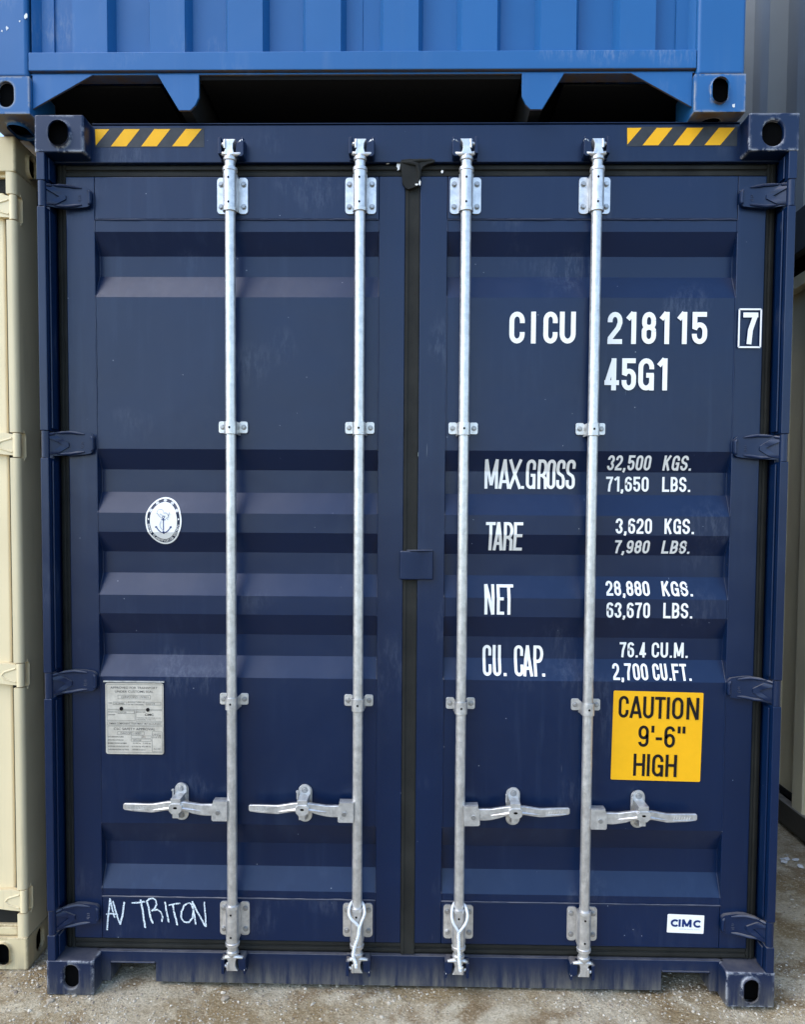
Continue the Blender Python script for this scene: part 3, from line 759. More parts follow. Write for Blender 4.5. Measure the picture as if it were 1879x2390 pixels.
def guide():
    mb = MB()
    for sx in (-1, 1):
        mb.prism(rrect(min(sx * .0485, sx * .0205), max(sx * .0485, sx * .0205), -.0195, .0195, .007), 'y', .0335, .0395)
        mb.hexbolt(sx * .0355, .0337, 0, .0068, .0055, 1)
    path = [(-.024, .0365), (-.0215, .030)] + [(.0212 * math.cos(R(a)), -.001 + .0212 * math.sin(R(a))) for a in range(180, 361, 15)] + [(.0215, .030), (.024, .0365)]
    inn = [(x * .83, y + (.0025 if abs(x) < .015 else 0)) for x, y in path]
    for zz0, zz1 in ((-.027, .0145),):
        n_ = len(path); vs_ = []
        for pt in (path, inn):
            for z in (zz0, zz1): vs_ += [(a, b, z) for a, b in pt]
        fs = []
        for i in range(n_ - 1):
            A = lambda blk, k: blk * n_ + k
            fs += [[A(0, i), A(0, i + 1), A(1, i + 1), A(1, i)], [A(2, i), A(3, i), A(3, i + 1), A(2, i + 1)], [A(0, i), A(2, i), A(2, i + 1), A(0, i + 1)], [A(1, i), A(1, i + 1), A(3, i + 1), A(3, i)]]
        mb.add(vs_, fs)
    mb.prism([(.0036 * math.cos(R(30 * k)), -.006 + .004 * math.sin(R(30 * k))) for k in range(12)], 'y', -.0232, -.021, 2)
    return mb
def handle(d):
    """lever from the rod outwards in direction d"""
    mb = MB(); X = lambda a: a * d
    # clevis welded to the rod
    mb.prism([(X(.012), -.040), (X(.060), -.040), (X(.064), -.036), (X(.064), .010), (X(.058), .0265), (X(.012), .0265)], 'y', -.022, -.004)
    mb.box(X(.012), X(.060), -.016, .016, .0215, .0268)
    mb.prism([(X(.043) + .0075 * math.cos(R(30 * k)), -.0115 + .0075 * math.sin(R(30 * k))) for k in range(12)], 'y', -.0255, -.021, 1)
    sec = [(.058, .0145, -.0235), (.085, .0145, -.0235), (.104, .0148, -.0212), (.128, .0195, -.015), (.150, .0235, -.0065), (.172, .0255, -.004), (.190, .0262, -.0035), (.212, .0245, -.004), (.240, .0185, -.010), (.262, .0138, -.0150), (.275, .0130, -.0155), (.330, .0135, -.0125), (.358, .0136, -.0085), (.3625, .0105, -.0055)]
    yc = [-.012, -.013, -.014, -.017, -.020, -.021, -.021, -.020, -.017, -.014, -.013, -.012, -.012, -.012]
    th = [.006, .006, .006, .006, .0065, .007, .007, .0065, .006, .0055, .005, .005, .005, .003]
    vs_ = []
    for (a, t_, b_), y, h_ in zip(sec, yc, th):
        c_ = .0018
        vs_ += [(X(a), y - h_ + .0015, t_), (X(a), y - h_, t_ - c_), (X(a), y - h_, b_ + c_), (X(a), y - h_ + .0015, b_), (X(a), y + h_, b_), (X(a), y + h_, t_)]
    n_ = len(sec); fs = [[0, 1, 2, 3, 4, 5], [6 * (n_ - 1) + q for q in (5, 4, 3, 2, 1, 0)]]
    for i in range(n_ - 1):
        for q in range(6): fs.append([6 * i + q, 6 * i + (q + 1) % 6, 6 * (i + 1) + (q + 1) % 6, 6 * (i + 1) + q])
    mb.add(vs_, fs)
    # forged ribs
    mb.tube([(X(.100), -.019, -.006), (X(.130), -.0235, -.002), (X(.165), -.029, .004), (X(.180), -.030, .006)], [.001, .0035, .0055, .006], 6)
    mb.tube([(X(.262), -.019, -.006), (X(.235), -.0235, -.002), (X(.200), -.029, .004), (X(.185), -.030, .006)], [.001, .0035, .0055, .006], 6)
    # raised lettering blur on the grip: small cast ridges
    for k in range(7):
        a = .285 + k * .0085
        mb.tube([(X(a), -.0176, -.006 + .002 * random.random()), (X(a + .003), -.0176, .005)], .0011, 5)
    mb.tube([(X(.283), -.0175, -.0082), (X(.35), -.0175, -.006)], .001, 5)
    return mb
def catch():
    """plate with the hasp that holds the lever; origin on the lever"""
    mb = MB()
    mb.prism(rrect(-.0235, .0235, -.064, .064, .0225, 8), 'y', .034, .0395)
    mb.prism(rrect(-.0185, .0195, -.002, .0665, .0175, 8), 'y', .026, .0339)
    mb.hexbolt(0, .0262, .048, .0085, .004, 1); mb.hexbolt(0, .0342, -.046, .0085, .004, 1)
    mb.prism([(-.0165, .006), (.0165, .006), (.0165, .034), (-.0165, .034)], 'y', -.034, .027)
    mb.prism([(-.0225, .010), (-.013, .018), (.015, .018), (.0225, .010), (.0215, -.006), (.010, -.0165), (-.012, -.0165), (-.0215, -.006)], 'y', -.038, -.026)
    mb.prism([(.007 * math.cos(R(30 * k)), .004 + .004 * math.sin(R(30 * k))) for k in range(12)], 'y', -.0385, -.037, 2)
    mb.prism([(-.012, -.034), (.009, -.034), (.009, -.0165), (-.012, -.0165)], 'y', -.028, .033)
    mb.tube([(-.024, .02, .018), (-.024, .02, .046)], .0032, 8); mb.tube([(-.024, .02, .046), (-.024, .012, .046)], .0042, 8)
    return mb
RY = .030
xr = [-.594, -.172, .171, .591]
GM = [m_galv, m_bolt, m_hole_shade]
kp = {}; proto = {}
for i, x in enumerate(xr):
    side = 'l' if i < 2 else 'r'; mir = 1 if i < 2 else -1; D = DOORS[side]
    dx = 0
    mb = MB(); mb.lathe([(.0001, .14), (.0168, .14), (.0168, 2.77), (.0001, 2.77)], 0, 0, 24)
    if 'rod' not in proto: proto['rod'] = mb.build('locking_rod', m_galv, D, loc=(x, RY, 0))
    else: dup(proto['rod'], (x, RY, 0), D)
    for key, fn, z in (('top', lambda: bracket(False), 2.6657), ('bot', lambda: bracket(True), .2415)):
        if key not in proto: proto[key] = fn().build('rod_bracket', GM, D, bevel=.0012, loc=(x, RY, z))
        else: dup(proto[key], (x, RY, z), D)
    for z in (1.911, .999 if i < 2 else .993):
        if 'g' not in proto: proto['g'] = guide().build('rod_guide', GM, D, bevel=.001, loc=(x, RY, z))
        else: dup(proto['g'], (x, RY, z), D)
    ck = 'c%d' % mir
    if ck not in proto:
        proto[ck] = cam_head(mir).build('cam_head', m_galv, D, bevel=.0015, loc=(x, RY, 2.769))
        proto[ck + 'k'] = cam_keeper(mir).build('cam_keeper', m_navy_hinge, header, bevel=.002, loc=(x, RY, 2.775))
    else:
        dup(proto[ck], (x, RY, 2.769), D); dup(proto[ck + 'k'], (x, RY, 2.775), header)
    c2 = dup(proto['c%d' % mir], (x, RY, .141), D); c2.scale = (1, 1, -1)
    k2 = dup(proto['c%dk' % mir], (x, RY, .1285), sill); k2.scale = (1, 1, -1)
    d = -1 if i < 2 else 1
    hk = 'h%d' % d
    hz, tilt = [(.6402, 0), (.6410, 0), (.6345, -R(1.6)), (.6300, 0)][i]
    if hk not in proto: ho = proto[hk] = handle(d).build('rod_handle', GM, D, loc=(x, RY, hz), ang=24)
    else: ho = dup(proto[hk], (x, RY, hz), D)
    ho.rotation_euler = (0, tilt, 0)
    cx = x + d * .181
    if 'cat' not in proto: proto['cat'] = catch().build('handle_catch', GM, D, bevel=.0015, loc=(cx, RY, .6445))
    else: dup(proto['cat'], (cx, RY, [.6445, .6445, .643, .639][i]), D)

# ---- markings on the right door
DR, DL = DOORS['r'], DOORS['l']
def mark(name, text, x0, x1, zb, zt, t):
    mb = MB()
    if isinstance(text, str): word(mb, text, x0, x1, zb, zt, t)
    else: letters(mb, text, zb, zt, t)
    return drape(mb, name, m_white, DR)
mark('owner_code', [('C', .320, .3703), ('I', .3902, .4079), ('C', .4317, .4783), ('U', .4853, .5377)], 0, 0, 2.1905, 2.2940, .0158)
mark('serial_number', [('2', .6423, .6903), ('1', .7066, .7357), ('8', .7537, .8007), ('1', .8156, .8437), ('1', .8729, .9011), ('5', .9175, .967)], 0, 0, 2.1895, 2.2935, .0158)
mb = MB()
letters(mb, [('7', 1.0816, 1.1301)], 2.1887, 2.2910, .0158, y0=30)
for a in ([(1.0683, 2.179), (1.0683, 2.3012)], [(1.1389, 2.3012), (1.1389, 2.179)], [(1.0683, 2.3012), (1.1389, 2.3012)], [(1.1389, 2.179), (1.0683, 2.179)]):
    ribbon(mb, a, .0055, 0, 0, 33)
drape(mb, 'check_digit', m_white, DR)
mb = MB(); letters(mb, [('4', .6347, .6828), ('5', .6912, .7382), ('G', .7453, .7969), ('1', .8103, .8401)], 2.0385, 2.1430, .0158); drape(mb, 'size_code', m_white, DR)
TL, TV = .0100, .0076
mark('gross_weight_label', [('M', .247, .2922), ('A', .2935, .3333), ('X', .3261, .3714), ('.', .370, .3801), ('G', .3859, .4182), ('R', .4244, .4563), ('O', .4549, .4845), ('S', .4870, .5165), ('S', .5193, .5499)], 0, 0, 1.7142, 1.8112, TL)
mark('tare_label', [('T', .2506, .283), ('A', .2759, .3095), ('R', .310, .3418), ('E', .3435, .3742)], 0, 0, 1.5067, 1.6020, TL)
mark('net_label', [('N', .2485, .2821), ('E', .2897, .3145), ('T', .3144, .3458)], 0, 0, 1.2927, 1.3926, TL)
mark('capacity_label', [('C', .247, .2767), ('U', .2814, .3094), ('.', .3163, .3272), ('C', .3538, .3848), ('A', .3822, .4162), ('P', .4195, .4530), ('.', .4457, .4566)], 0, 0, 1.0838, 1.1842, TL)
for a, x0, x1, b, x2, x3, zb, zt in (('32,500', .6552, .799, 'KGS.', .8409, .9367, 1.7780, 1.8262), ('71,650', .6555, .7974, 'LBS.', .8431, .9379, 1.7072, 1.7570),
        ('3,620', .681, .8006, 'KGS.', .8424, .9409, 1.5665, 1.6172), ('7,980', .6833, .8006, 'LBS.', .8427, .938, 1.4998, 1.5444),
        ('28,880', .6566, .8017, 'KGS.', .8434, .9454, 1.3589, 1.4068), ('63,670', .6559, .8001, 'LBS.', .8444, .9417, 1.2855, 1.3369),
        ('76.4', .7116, .8006, 'CU.M.', .8201, .9427, 1.1466, 1.1981), ('2,700', .6841, .802, 'CU.FT.', .8185, .9461, 1.0754, 1.1273)):
    mark('weight_value' if 'CU' not in b else 'capacity_value', a, x0, x1, zb, zt, TV)
    mark('unit_marking', b, x2, x3, zb, zt, TV)

# caution sticker
mb = MB()
mb.add([(a, 0, b) for a, b in rrect(.6825, .9825, .7355, 1.0380, .004, 3)], [list(range(16))], 0)
letters(mb, [('C', .7008, .7345), ('A', .7375, .7800), ('U', .7825, .8180), ('T', .8215, .8570), ('I', .8600, .8720), ('O', .8790, .9165), ('N', .9270, .9685)], .9470, 1.0210, .0098, 1, 3)
letters(mb, [('9', .7700, .8050), ("'", .8120, .8240), ('-', .8285, .8495), ('6', .8570, .8930), ("'", .9000, .9110), ("'", .9160, .9270)], .8495, .9225, .0098, 1, 3)
letters(mb, [('H', .7570, .7960), ('I', .8010, .8130), ('G', .8195, .8570), ('H', .8640, .9020)], .7503, .8260, .0098, 1, 3)
o_ = drape(mb, 'caution_sticker', [m_yellow, m_black], DR)
o_.data.transform(Matrix.Translation((.8325, 0, .887)) @ Matrix.Rotation(R(.9), 4, 'Y') @ Matrix.Translation((-.8325, 0, -.887)))
# maker's sticker
mb = MB()
mb.add([(a, 0, b) for a, b in rrect(.8805, 1.0045, .2125, .2765, .003, 3)], [list(range(16))], 0)
letters(mb, [('I', .9185, .9260), ('M', .9300, .9625)], .2338, .2600, .0074, 1, 3)
for cx_ in (.9065, .9825): ribbon(mb, arc(cx_, .2469, .0115, .0098, 42, 318, 20), .0066, 0, 0, 9, 1)
font_text(mb, 'www.cimc.com', .9560, .2245, .0045, .070, 2, 3)
o_ = drape(mb, 'maker_sticker', [m_white, m_nprint, m_lgline], DR, lift=.0024)
o_.data.transform(Matrix.Translation((.9425, 0, .2445)) @ Matrix.Rotation(R(1.5), 4, 'Y') @ Matrix.Translation((-.9425, 0, -.2445)))

# ---- left door: class emblem, data plate, chalk
mb = MB(); ex, ez = -.8318, 1.5995
def ell(a, b, n=48): return [(ex + a * math.cos(2 * math.pi * k / n), ez + b * math.sin(2 * math.pi * k / n)) for k in range(n)]
def annulus(a0, b0, a1, b1, lay, mi):
    n_ = 48; p0, p1 = ell(a0, b0, n_), ell(a1, b1, n_)
    mb.add([(a, lay, b) for a, b in p0 + p1], [[k, (k + 1) % n_, n_ + (k + 1) % n_, n_ + k] for k in range(n_)], mi)
annulus(.0612, .0795, .0558, .0740, 0, 0)
mb.add([(a, 0, b) for a, b in ell(.0460, .0625)], [list(range(48))], 0)
for k, a in enumerate((150, 120, 90, 60, 30)):                       # five characters over the top
    ca, sa = math.cos(R(a)), math.sin(R(a)); px, pz = ex + .0508 * ca, ez + .0682 * sa
    tx, tz = -sa, ca
    for u0, u1, v0, v1 in ((-.0052, .0052, .0022, .0036), (-.0052, .0052, -.0036, -.0022), (-.0052, -.0034, -.002, .002), (.0034, .0052, -.002, .002), (-.0009, .0009, -.0046, .0046), (-.003, .003, -.0005, .0008)):
        mb.add([(px + tx * u + ca * v, 1 + k * .2, pz + tz * u + sa * v) for u, v in ((u0, v0), (u1, v0), (u1, v1), (u0, v1))], [[0, 1, 2, 3]], 0)
for a in (176, 4):
    mb.add([(ex + .0508 * math.cos(R(a)) + .0025 * math.cos(R(q)), 1, ez + .0682 * math.sin(R(a)) + .003 * math.sin(R(q))) for q in range(0, 360, 30)], [list(range(12))], 0)
txt = 'CHINA CLASSIFICATION SOCIETY'
for k, ch in enumerate(txt):                                        # lettering round the foot
    if ch == ' ': continue
    a = 192 + (348 - 192) * k / (len(txt) - 1)
    ca, sa = math.cos(R(a)), math.sin(R(a)); px, pz = ex + .0508 * ca, ez + .0682 * sa
    tl = math.hypot(.0508 * sa, .0682 * ca); tx, tz = -.0508 * sa / tl, .0682 * ca / tl; nx_, nz_ = -tz, tx
    for st in glyph(ch, .0056, .0080, .0014) or glyph('I', .004, .008, .0014):
        sub = MB(); ribbon(sub, st, .0014, -.0028, -.0040, 1)
        for f in sub.f:
            q = [sub.v[i] for i in f]
            mb.add([(px + tx * u + nx_ * w_, 1 + k * .1, pz + tz * u + nz_ * w_) for u, _, w_ in q], [[0, 1, 2, 3]], 0)
E2 = lambda a, b: (a - 883) * .0000681 * 2 , 
def es(pts, t, mi, lay):                                            # emblem drawing, units: 1/1000 of the oval
    ribbon(mb, [(ex + a * .0001326 * 1.0, ez + b * .0001326) for a, b in pts], t, 0, 0, lay, mi)
es([(0, 60), (0, -260)], .0030, 1, 3); es([(-55, 20), (55, 20)], .0026, 1, 4)
es([(x * 1.0, y) for x, y in arc(0, 85, 26, 26, 0, 360, 12)], .0018, 1, 4)
es([(-190, -150), (-165, -190), (-120, -250), (-60, -295), (0, -310), (60, -295), (120, -250), (165, -190), (190, -150)], .0032, 1, 5)
es([(-205, -185), (-195, -145), (-155, -165)], .0022, 1, 6); es([(205, -185), (195, -145), (155, -165)], .0022, 1, 6)
es([(0, -250), (0, -335)], .0050, 1, 7)
for pts in ([(-20, 40), (-110, 120), (-170, 200), (-150, 270), (-80, 290), (-10, 260)], [(-20, 260), (10, 190), (60, 210), (120, 150), (130, 90), (70, 60), (110, 30)], [(-90, 170), (-20, 130), (60, 110)], [(-60, -10), (-90, -90), (-80, -170), (-30, -230), (40, -290)], [(140, 230), (150, 170), (120, 110)]):
    es(pts, .0026, 2, 8)
drape(mb, 'class_emblem', [m_white, m_nprint, m_lgline], DL, lift=.0014)

# data plate
px0, px1, pz0, pz1 = -1.0335, -.8355, .8050, 1.0490
U = lambda a: px0 + (a - 155) / (1515 - 155) * (px1 - px0)           # plate drawing units
V = lambda b: pz1 - (b - 235) / (1905 - 235) * (pz1 - pz0)
mb = MB()
pyl = .0655
mb.prism(rrect(px0, px1, pz0, pz1, .008, 4), 'y', pyl, .0690, 0)
mb.box(px0 - .005, px1 + .004, .062, .069, pz1 + .003, pz1 + .0075, 4)
def frame(a0, b0, a1, b1, t=.0008, mi=1):
    for q in ([(a0, b0), (a1, b0)], [(a1, b0), (a1, b1)], [(a1, b1), (a0, b1)], [(a0, b1), (a0, b0)]):
        ribbon(mb, [(U(x), V(y)) for x, y in q], t, 0, 0, pyl - .0005, mi)
def ptxt(t, a0, a1, b, h, mi=1): font_text(mb, t, (U(a0) + U(a1)) / 2, V(b), h * .000146, U(a1) - U(a0), mi, pyl - .0004, .004)
frame(190, 270, 1490, 850); frame(190, 870, 845, 1115); frame(870, 870, 1495, 1125); frame(200, 1150, 1495, 1225); frame(205, 1250, 1500, 1860)
ptxt('APPROVED FOR TRANSPORT', 275, 1380, 372, 52); ptxt('UNDER CUSTOMS SEAL', 380, 1280, 460, 52)
frame(450, 520, 1215, 605); ptxt('CHN/CCSFZ1119/2021', 530, 1165, 585, 46)
ptxt('TYPE', 225, 310, 730, 36); frame(335, 680, 655, 745); ptxt('CXK 20H40G', 350, 600, 735, 38)
ptxt("MANUFACTURER'S NO", 680, 1085, 695, 32); ptxt('OF THE CONTAINER', 680, 1050, 755, 32); frame(1110, 680, 1455, 748); ptxt('CICU 218', 1125, 1315, 735, 36)
ptxt("OWNER'S NO", 205, 420, 930, 30); frame(445, 890, 830, 950); ptxt('CICU 218', 460, 640, 940, 34); ptxt('OWNER', 205, 385, 995, 30)
ptxt('MANUFACTURER', 880, 1095, 925, 28); font_text(mb, 'CIMC', U(1180), V(1000), .0078, U(1285) - U(1080), 2, pyl - .0004, .02)
ptxt('YANGZHOU CIMC CONTAINER CO., LTD', 890, 1450, 1065, 28); ptxt('YANGZHOU, CHINA, P.R.C.', 890, 1340, 1108, 28)
ptxt('TIMBER COMPONENT TREATMENT IM/TAILLEUR/2021', 230, 1455, 1205, 36)
ptxt('CSC SAFETY APPROVAL', 345, 1320, 1340, 56); frame(435, 1375, 1060, 1450); ptxt('CHN/CCSFZ1119/2021', 500, 985, 1435, 44)
for b, t, e in ((1515, 'DATE MANUFACTURED', 575), (1590, 'IDENTIFICATION NO', 570), (1665, 'MAXIMUM OPERATING GROSS MASS', 645), (1740, 'ALLOWABLE STACKING LOAD 1.8 G', 690), (1815, 'TRANSVERSE RACKING TEST FORCE', 695)): ptxt(t, 210, e, b, 32)
frame(750, 1470, 1220, 1525); frame(750, 1545, 1220, 1600); ptxt('2021', 990, 1090, 1515, 34, 3); ptxt('CICU 218', 790, 985, 1592, 36)
for b, t, a, e in ((1665, '32,500 kg', 790, 975), (1665, '71,650 lbs', 1025, 1215), (1740, '213,360 kg', 765, 975), (1740, '470,380 lbs', 1000, 1215), (1815, '150,000 newtons', 775, 1085)): ptxt(t, a, e, b, 32)
frame(1245, 1370, 1480, 1840); ptxt('NEXT', 1260, 1450, 1440, 26); ptxt('EXAM', 1260, 1450, 1480, 26); ptxt('DATE', 1260, 1455, 1520, 26); ptxt('ACEP', 1275, 1440, 1790, 28)
for a, b in ((530, 835), (1150, 855)):
    mb.prism([(U(a) + .0060 * math.cos(R(q)), V(b) + .0066 * math.sin(R(q))) for q in range(0, 360, 30)], 'y', pyl - .0022, pyl + .001, 2)
mb.build('data_plate', [m_plate, m_gline, m_black, m_rust, m_galv], DL, smooth=False)

# chalk
mb = MB()
K = .3747 / 717.0 * 1.029
def ck(pts): return [(-1.0408 + (a - 660) * K, .2985 - (b - 530) * K) for a, b in pts]
rnd = random.Random(3)
def chalk(pts, w=.0050):
    out = []
    for i in range(len(pts) - 1):
        for q in range(6):
            t = q / 6; out.append((pts[i][0] + (pts[i + 1][0] - pts[i][0]) * t + rnd.uniform(-1.2, 1.2), pts[i][1] + (pts[i + 1][1] - pts[i][1]) * t + rnd.uniform(-1.2, 1.2)))
    out.append(pts[-1]); chalk.k += 1
    ribbon(mb, ck(out), w, 0, 0, chalk.k)
    ribbon(mb, ck([(a + rnd.uniform(2, 4), b + 3) for a, b in out[3:]]), w * .6, 0, 0, chalk.k + .5)
chalk.k = 0
chalk([(668, 732), (672, 650), (682, 580), (688, 524)]); chalk([(688, 526), (698, 575), (708, 620), (716, 648)], .0042); chalk([(706, 540), (722, 600), (738, 655), (752, 692)]); chalk([(660, 628), (690, 622), (735, 628)], .0038); chalk([(752, 692), (765, 640), (780, 545)])
chalk([(828, 550), (870, 548), (912, 540)], .0046); chalk([(886, 528), (898, 600), (906, 660), (914, 710)], .006)
chalk([(928, 540), (940, 600), (950, 650), (962, 680)], .006); chalk([(922, 540), (940, 522), (962, 516), (982, 528), (988, 555), (975, 585), (955, 600)], .0042); chalk([(955, 600), (990, 590), (1015, 605), (1026, 635), (1020, 668)], .0042)
chalk([(1043, 540), (1050, 590), (1058, 635), (1066, 672)]); chalk([(1065, 562), (1105, 552), (1140, 546)], .0042); chalk([(1092, 556), (1102, 610), (1112, 650), (1120, 688)], .0056)
chalk([(1198, 540), (1165, 560), (1148, 600), (1146, 640), (1165, 668), (1195, 668), (1218, 640), (1225, 590), (1212, 550), (1190, 540)], .0046)
chalk([(1218, 532), (1226, 590), (1234, 640), (1238, 682)], .0044); chalk([(1218, 532), (1245, 590), (1275, 645), (1302, 695)], .0056); chalk([(1296, 535), (1298, 590), (1303, 640), (1304, 695)], .0042)
drape(mb, 'chalk_writing', m_chalk, DL, lift=.0022)

# white cords hung on the two middle rods
def cord(x, label, pts, tail):
    mb = MB()
    def cr(P, n=8):
        out = []; P = [Vector(p_) for p_ in P]
        for i in range(len(P) - 1):
            a, b, c_, d = P[max(i - 1, 0)], P[i], P[i + 1], P[min(i + 2, len(P) - 1)]
            for q in range(n):
                t = q / n; out.append(.5 * ((2 * b) + (c_ - a) * t + (2 * a - 5 * b + 4 * c_ - d) * t * t + (3 * b - a - 3 * c_ + d) * t ** 3))
        out.append(P[-1]); return out
    mb.tube(cr(pts, 10), .0044, 8)
    for ph in (0, math.pi):
        base = cr(tail, 14); out = []
        for i, p_ in enumerate(base): out.append(p_ + Vector((math.cos(i * .55 + ph), math.sin(i * .55 + ph) * .7, 0)) * .0026)
        mb.tube(out, .0032, 7)
    e = Vector(tail[-1])
    mb.tube([e + Vector((0, -.004, .006)), e + Vector((.001, -.004, -.004))], [.0055, .005], 8)
    o_ = mb.build('seal_cord', m_rope)
    o_.data.transform(Matrix.Translation((-x, 0, 0))); o_.location = (x, 0, 0)
    o_['label'] = label; o_['category'] = 'cord'; o_['group'] = 'white cords looped round the rods'
xq = -.172
cord(xq, 'white cord with crooked tail, looped round the rod left of the centre seam',
     [(xq + .008, .052, .317), (xq - .010, .050, .318), (xq - .022, .030, .314), (xq - .0262, .006, .300), (xq - .018, -.002, .282), (xq - .002, -.002, .266), (xq + .0105, .000, .254), (xq + .0185, .002, .272), (xq + .0268, .006, .295), (xq + .022, .028, .313), (xq + .008, .052, .317)],
     [(xq + .0105, -.001, .254), (xq + .009, -.0005, .236), (xq + .007, -.0005, .220), (xq + .000, -.001, .200), (xq - .006, -.001, .180), (xq - .0085, -.001, .160), (xq - .0085, .002, .145), (xq - .003, .001, .133), (xq - .001, .002, .118)])
xq = .171
cord(xq, 'white cord with straight tail, looped round the rod right of the centre seam',
     [(xq + .010, .052, .316), (xq - .010, .050, .317), (xq - .021, .030, .312), (xq - .0255, .006, .296), (xq - .021, -.001, .274), (xq - .011, -.002, .256), (xq - .001, -.001, .243), (xq + .012, -.001, .256), (xq + .0235, .000, .276), (xq + .0272, .006, .298), (xq + .021, .030, .314), (xq + .010, .052, .316)],
     [(xq - .001, -.001, .243), (xq - .002, -.0005, .225), (xq - .001, -.0005, .205), (xq - .001, -.0005, .185), (xq + .001, -.001, .165), (xq + .001, .001, .148), (xq + .002, -.002, .135), (xq + .004, -.004, .116)])

# ================================================================== light blue container on top
top = thing('shipping_container', 'light blue shipping container with corrugated end wall, stacked on the navy container', 'shipping container', (-.173, 0, 2.8975), G_)
carcass(top, 12.192, 2.591, m_blue, m_blue_cast, m_blue, front_posts=True, front_wall=False, bot_fw=(.053, .080), cast_bevel=.003)
mb = MB()
pts = [(-1.068, .060), (-1.060, .060)]
half = [(.053, .060), (.068, .020)]
for k in range(4):
    b = .068 + .2505 * k
    half += [(b, .020), (b + .112, .020), (b + .127, .060), (b + .235, .060), (b + .2505, .020)]
prof_x = [(a, d) for a, d in half if a < .935] + [(.936, .060), (1.005, .060), (1.006, .052), (1.045, .052), (1.064, .020)]
seq = [(-a, d) for a, d in reversed(prof_x)] + [(-.001, .060), (.0, .058), (.001, .060)] + prof_x
clean = [seq[0]]
for q in seq[1:]:
    if abs(q[0] - clean[-1][0]) > 1e-5: clean.append(q)
sheet(mb, clean, lambda s, d, z: (s + .006, d, z), .185, 2.50)
mb.build('end_wall', m_blue, top, smooth=False)
mb = MB(); mb.prism([(-1.066, .140), (1.066, .140), (1.066, .1985), (-1.066, .1985)], 'y', .010, .066); mb.box(-1.066, 1.066, .022, .075, .132, .1395)
rail = mb.build('end_rail', m_blue, top, bevel=.004)
mb = MB(); mb.box(-1.066, 1.066, .010, .07, 2.48, 2.585); mb.build('top_end_rail', m_blue, top, bevel=.004)
for sx in (-1, 1):
    mb = MB(); mb.prism([(sx * 1.0565, .1325), (sx * .858, .1325), (sx * 1.0565, .025)], 'y', .018, .026); mb.build('gusset_plate', m_blue, top, bevel=.0015)
    mb = MB(); mb.prism([(sx * .652, .1325), (sx * .582, .019), (sx * .546, .019), (sx * .530, .035), (sx * .517, .062), (sx * .517, .1325)], 'y', .018, .028)
    leg = mb.build('tunnel_leg', m_blue, top, bevel=.002)
    mb = MB(); mb.prism([(sx * .60, .135), (sx * .585, .03), (sx * .545, .02), (sx * .525, .135)], 'y', .03, 3.4); mb.build('tunnel_beam', m_under, leg)
mb = MB(); mb.box(-.515, .515, .03, 3.4, .120, .131); mb.build('tunnel_plate', m_under, top)
for a, b in ((-1.06, -.66), (.66, 1.06)):
    mb = MB(); mb.box(a, b, .08, .6, .124, .131); mb.build('floor_plate', m_under, top)

for cx, cz, r_ in ((-1.068, .307, .008), (-1.130, .270, .006), (-1.088, .292, .003), (-1.146, .262, .003), (1.180, .020, .006), (-1.19, .012, .007)):
    q = [(cx + r_ * random.uniform(.35, 1.2) * math.cos(R(a)), cz + r_ * random.uniform(.5, 1.5) * math.sin(R(a))) for a in range(0, 360, 40)]
    y_ = .0052 if cz > .2 else -.0007
    mb = MB(); mb.prism(q, 'y', y_, y_ + .002); mb.build('paint_chip', m_paper, top, smooth=False)

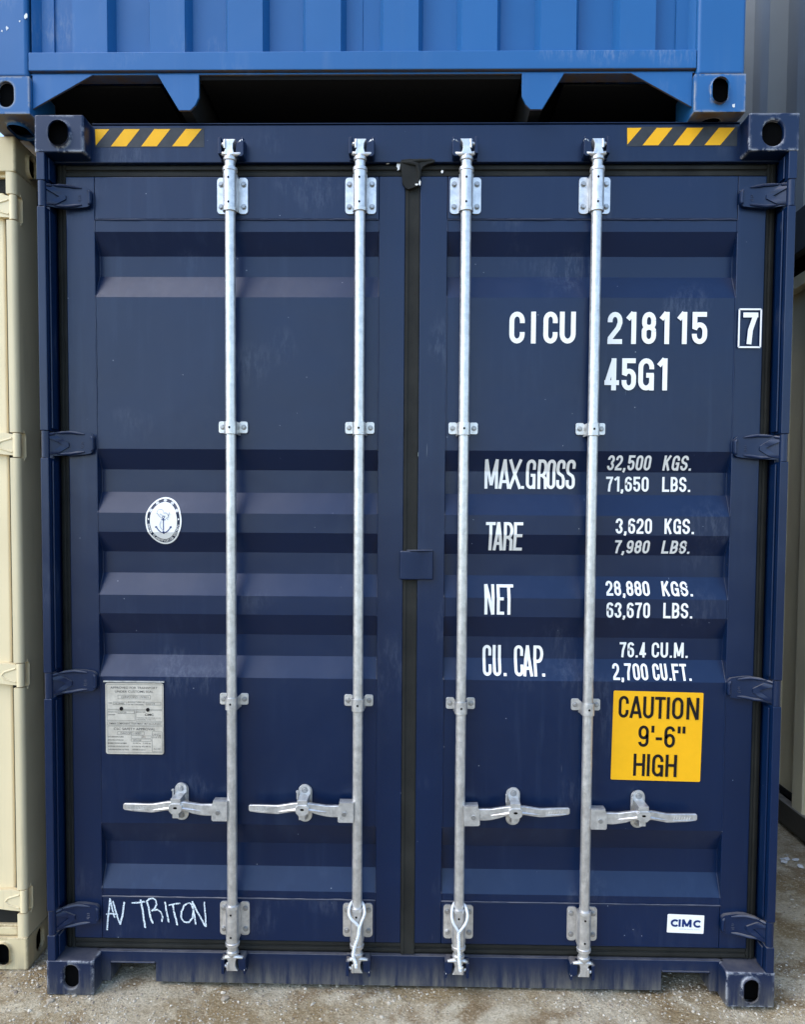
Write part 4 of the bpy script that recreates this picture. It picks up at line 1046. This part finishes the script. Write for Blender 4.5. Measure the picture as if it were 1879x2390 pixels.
# ================================================================== cream container on the left
cream = thing('shipping_container', 'cream shipping container at the left edge, beside the navy container', 'shipping container', (-2.570, .136, 0), G_)
carcass(cream, 6.058, 2.896, m_cream, m_cream_cast, m_cream, front_posts=False, front_wall=False)
for sx in (-1, 1):
    mb = MB()
    ed = [CH - .002]
    HZC = [2.662, 1.856, 1.0545, .2465]
    for z in sorted(HZC): ed += [z - .044, z + .044]
    ed.append(2.896 - CH + .002)
    q = []
    for a in range(0, 91, 15): q.append((1.2165 - .018 + .018 * math.sin(R(a)), .0025 + .018 - .018 * math.cos(R(a))))
    poly = [(1.184, .0025)] + q + [(1.2165, .15), (1.10, .15), (1.10, .10), (1.184, .10)]
    for i in range(0, len(ed), 2):
        mb.prism([(sx * a, b) for a, b in poly], 'z', ed[i], ed[i + 1])
    poly2 = [(1.184, .046), (1.2165, .046), (1.2165, .15), (1.10, .15), (1.10, .10), (1.184, .10)]
    for z in HZC: mb.prism([(sx * a, b) for a, b in poly2], 'z', z - .044, z + .044)
    for z in HZC:
        mb.prism([(.034, z - .052), (.052, z - .044), (.052, z + .044), (.034, z + .052), (.034, z + .046), (.045, z + .038), (.045, z - .038), (.034, z - .046)], 'x', sx * 1.2166, sx * 1.219)
    mb.build('corner_post', m_cream, cream)
    mb = MB()
    a, b = (sx * .03, sx * 1.166)
    x0, x1 = min(a, b), max(a, b)
    mb.box(x0, x1, .026, .07, .218, 2.72)
    cd = mb.build('cargo_door', m_cream, cream, bevel=.010, seg=3)
    mb = MB(); mb.box(min(sx * 1.1665, sx * 1.1835), max(sx * 1.1665, sx * 1.1835), .032, .06, .16, 2.76); mb.box(x0, x1, .030, .06, .158, .2175); mb.box(x0, x1, .032, .06, 2.7205, 2.765)
    mb.build('door_gasket', m_rubber, cd)
    for z in HZC:
        mb = MB(); mb.lathe([(0, -.041), (.0135, -.041), (.0135, .041), (0, .041)], sx * 1.2025, .0155, 20)
        mb.prism([(sx * 1.203, .036), (sx * 1.16, .043), (sx * 1.06, .036), (sx * 1.052, .02), (sx * 1.052, -.01), (sx * 1.06, -.022), (sx * 1.16, -.033), (sx * 1.203, -.036)], 'y', .006, .0255)
        mb.tube([(sx * 1.19, .006, .024), (sx * 1.15, .006, .012), (sx * 1.14, .006, 0), (sx * 1.15, .006, -.012), (sx * 1.19, .006, -.024)], .0035, 8)
        o_ = mb.build('hinge', m_cream, cd, bevel=.003); o_.location = (0, 0, z)
mb = MB(); mb.box(-1.18, 1.18, .02, .12, .05, .1575); mb.box(-1.18, 1.18, .012, .02, .120, .150); mb.build('sill', m_cream_cast, cream, bevel=.004)
mb = MB(); mb.box(-1.18, 1.18, .02, .12, 2.766, 2.88); mb.build('header', m_cream, cream, bevel=.004)

# ================================================================== grey containers on the right
low = thing('shipping_container', 'olive grey shipping container standing on the ground at the right edge', 'shipping container', (3.184, -.05, 0), G_)
carcass(low, 12.192, 2.896, m_olive, m_olive, m_olrail, z_rail=(.012, .132), wave=(.100, .08, .17, .055))
upg = thing('shipping_container', 'slate grey shipping container with dark bottom rail, stacked at the upper right edge', 'shipping container', (3.121, .0, 2.896), G_)
carcass(upg, 12.192, 2.591, m_grey, m_grey, m_darkrail, z_rail=(.048, .262), wave=(.095, .075, .18, .065))

# scrap of litter on the ground between the stacks
mb = MB()
for k in range(5):
    cx, cy = 1.80 + random.uniform(-.04, .04), 1.10 + random.uniform(-.05, .05); z = gh(cx, cy) + .006
    pts = [(cx + .022 * random.uniform(.5, 1) * math.cos(R(a)), cy + .016 * random.uniform(.5, 1) * math.sin(R(a)), z + random.uniform(-.003, .006)) for a in range(0, 360, 60)]
    top_ = [(a, b, c_ + .003) for a, b, c_ in pts]
    mb.add(pts + top_, [list(range(5, -1, -1)), list(range(6, 12))] + [[i, (i + 1) % 6, 6 + (i + 1) % 6, 6 + i] for i in range(6)])
o_ = mb.build('litter_scrap', m_paper, merge=0); o_['label'] = 'torn pale scrap of litter lying on the gravel by the olive grey container'; o_['category'] = 'litter'
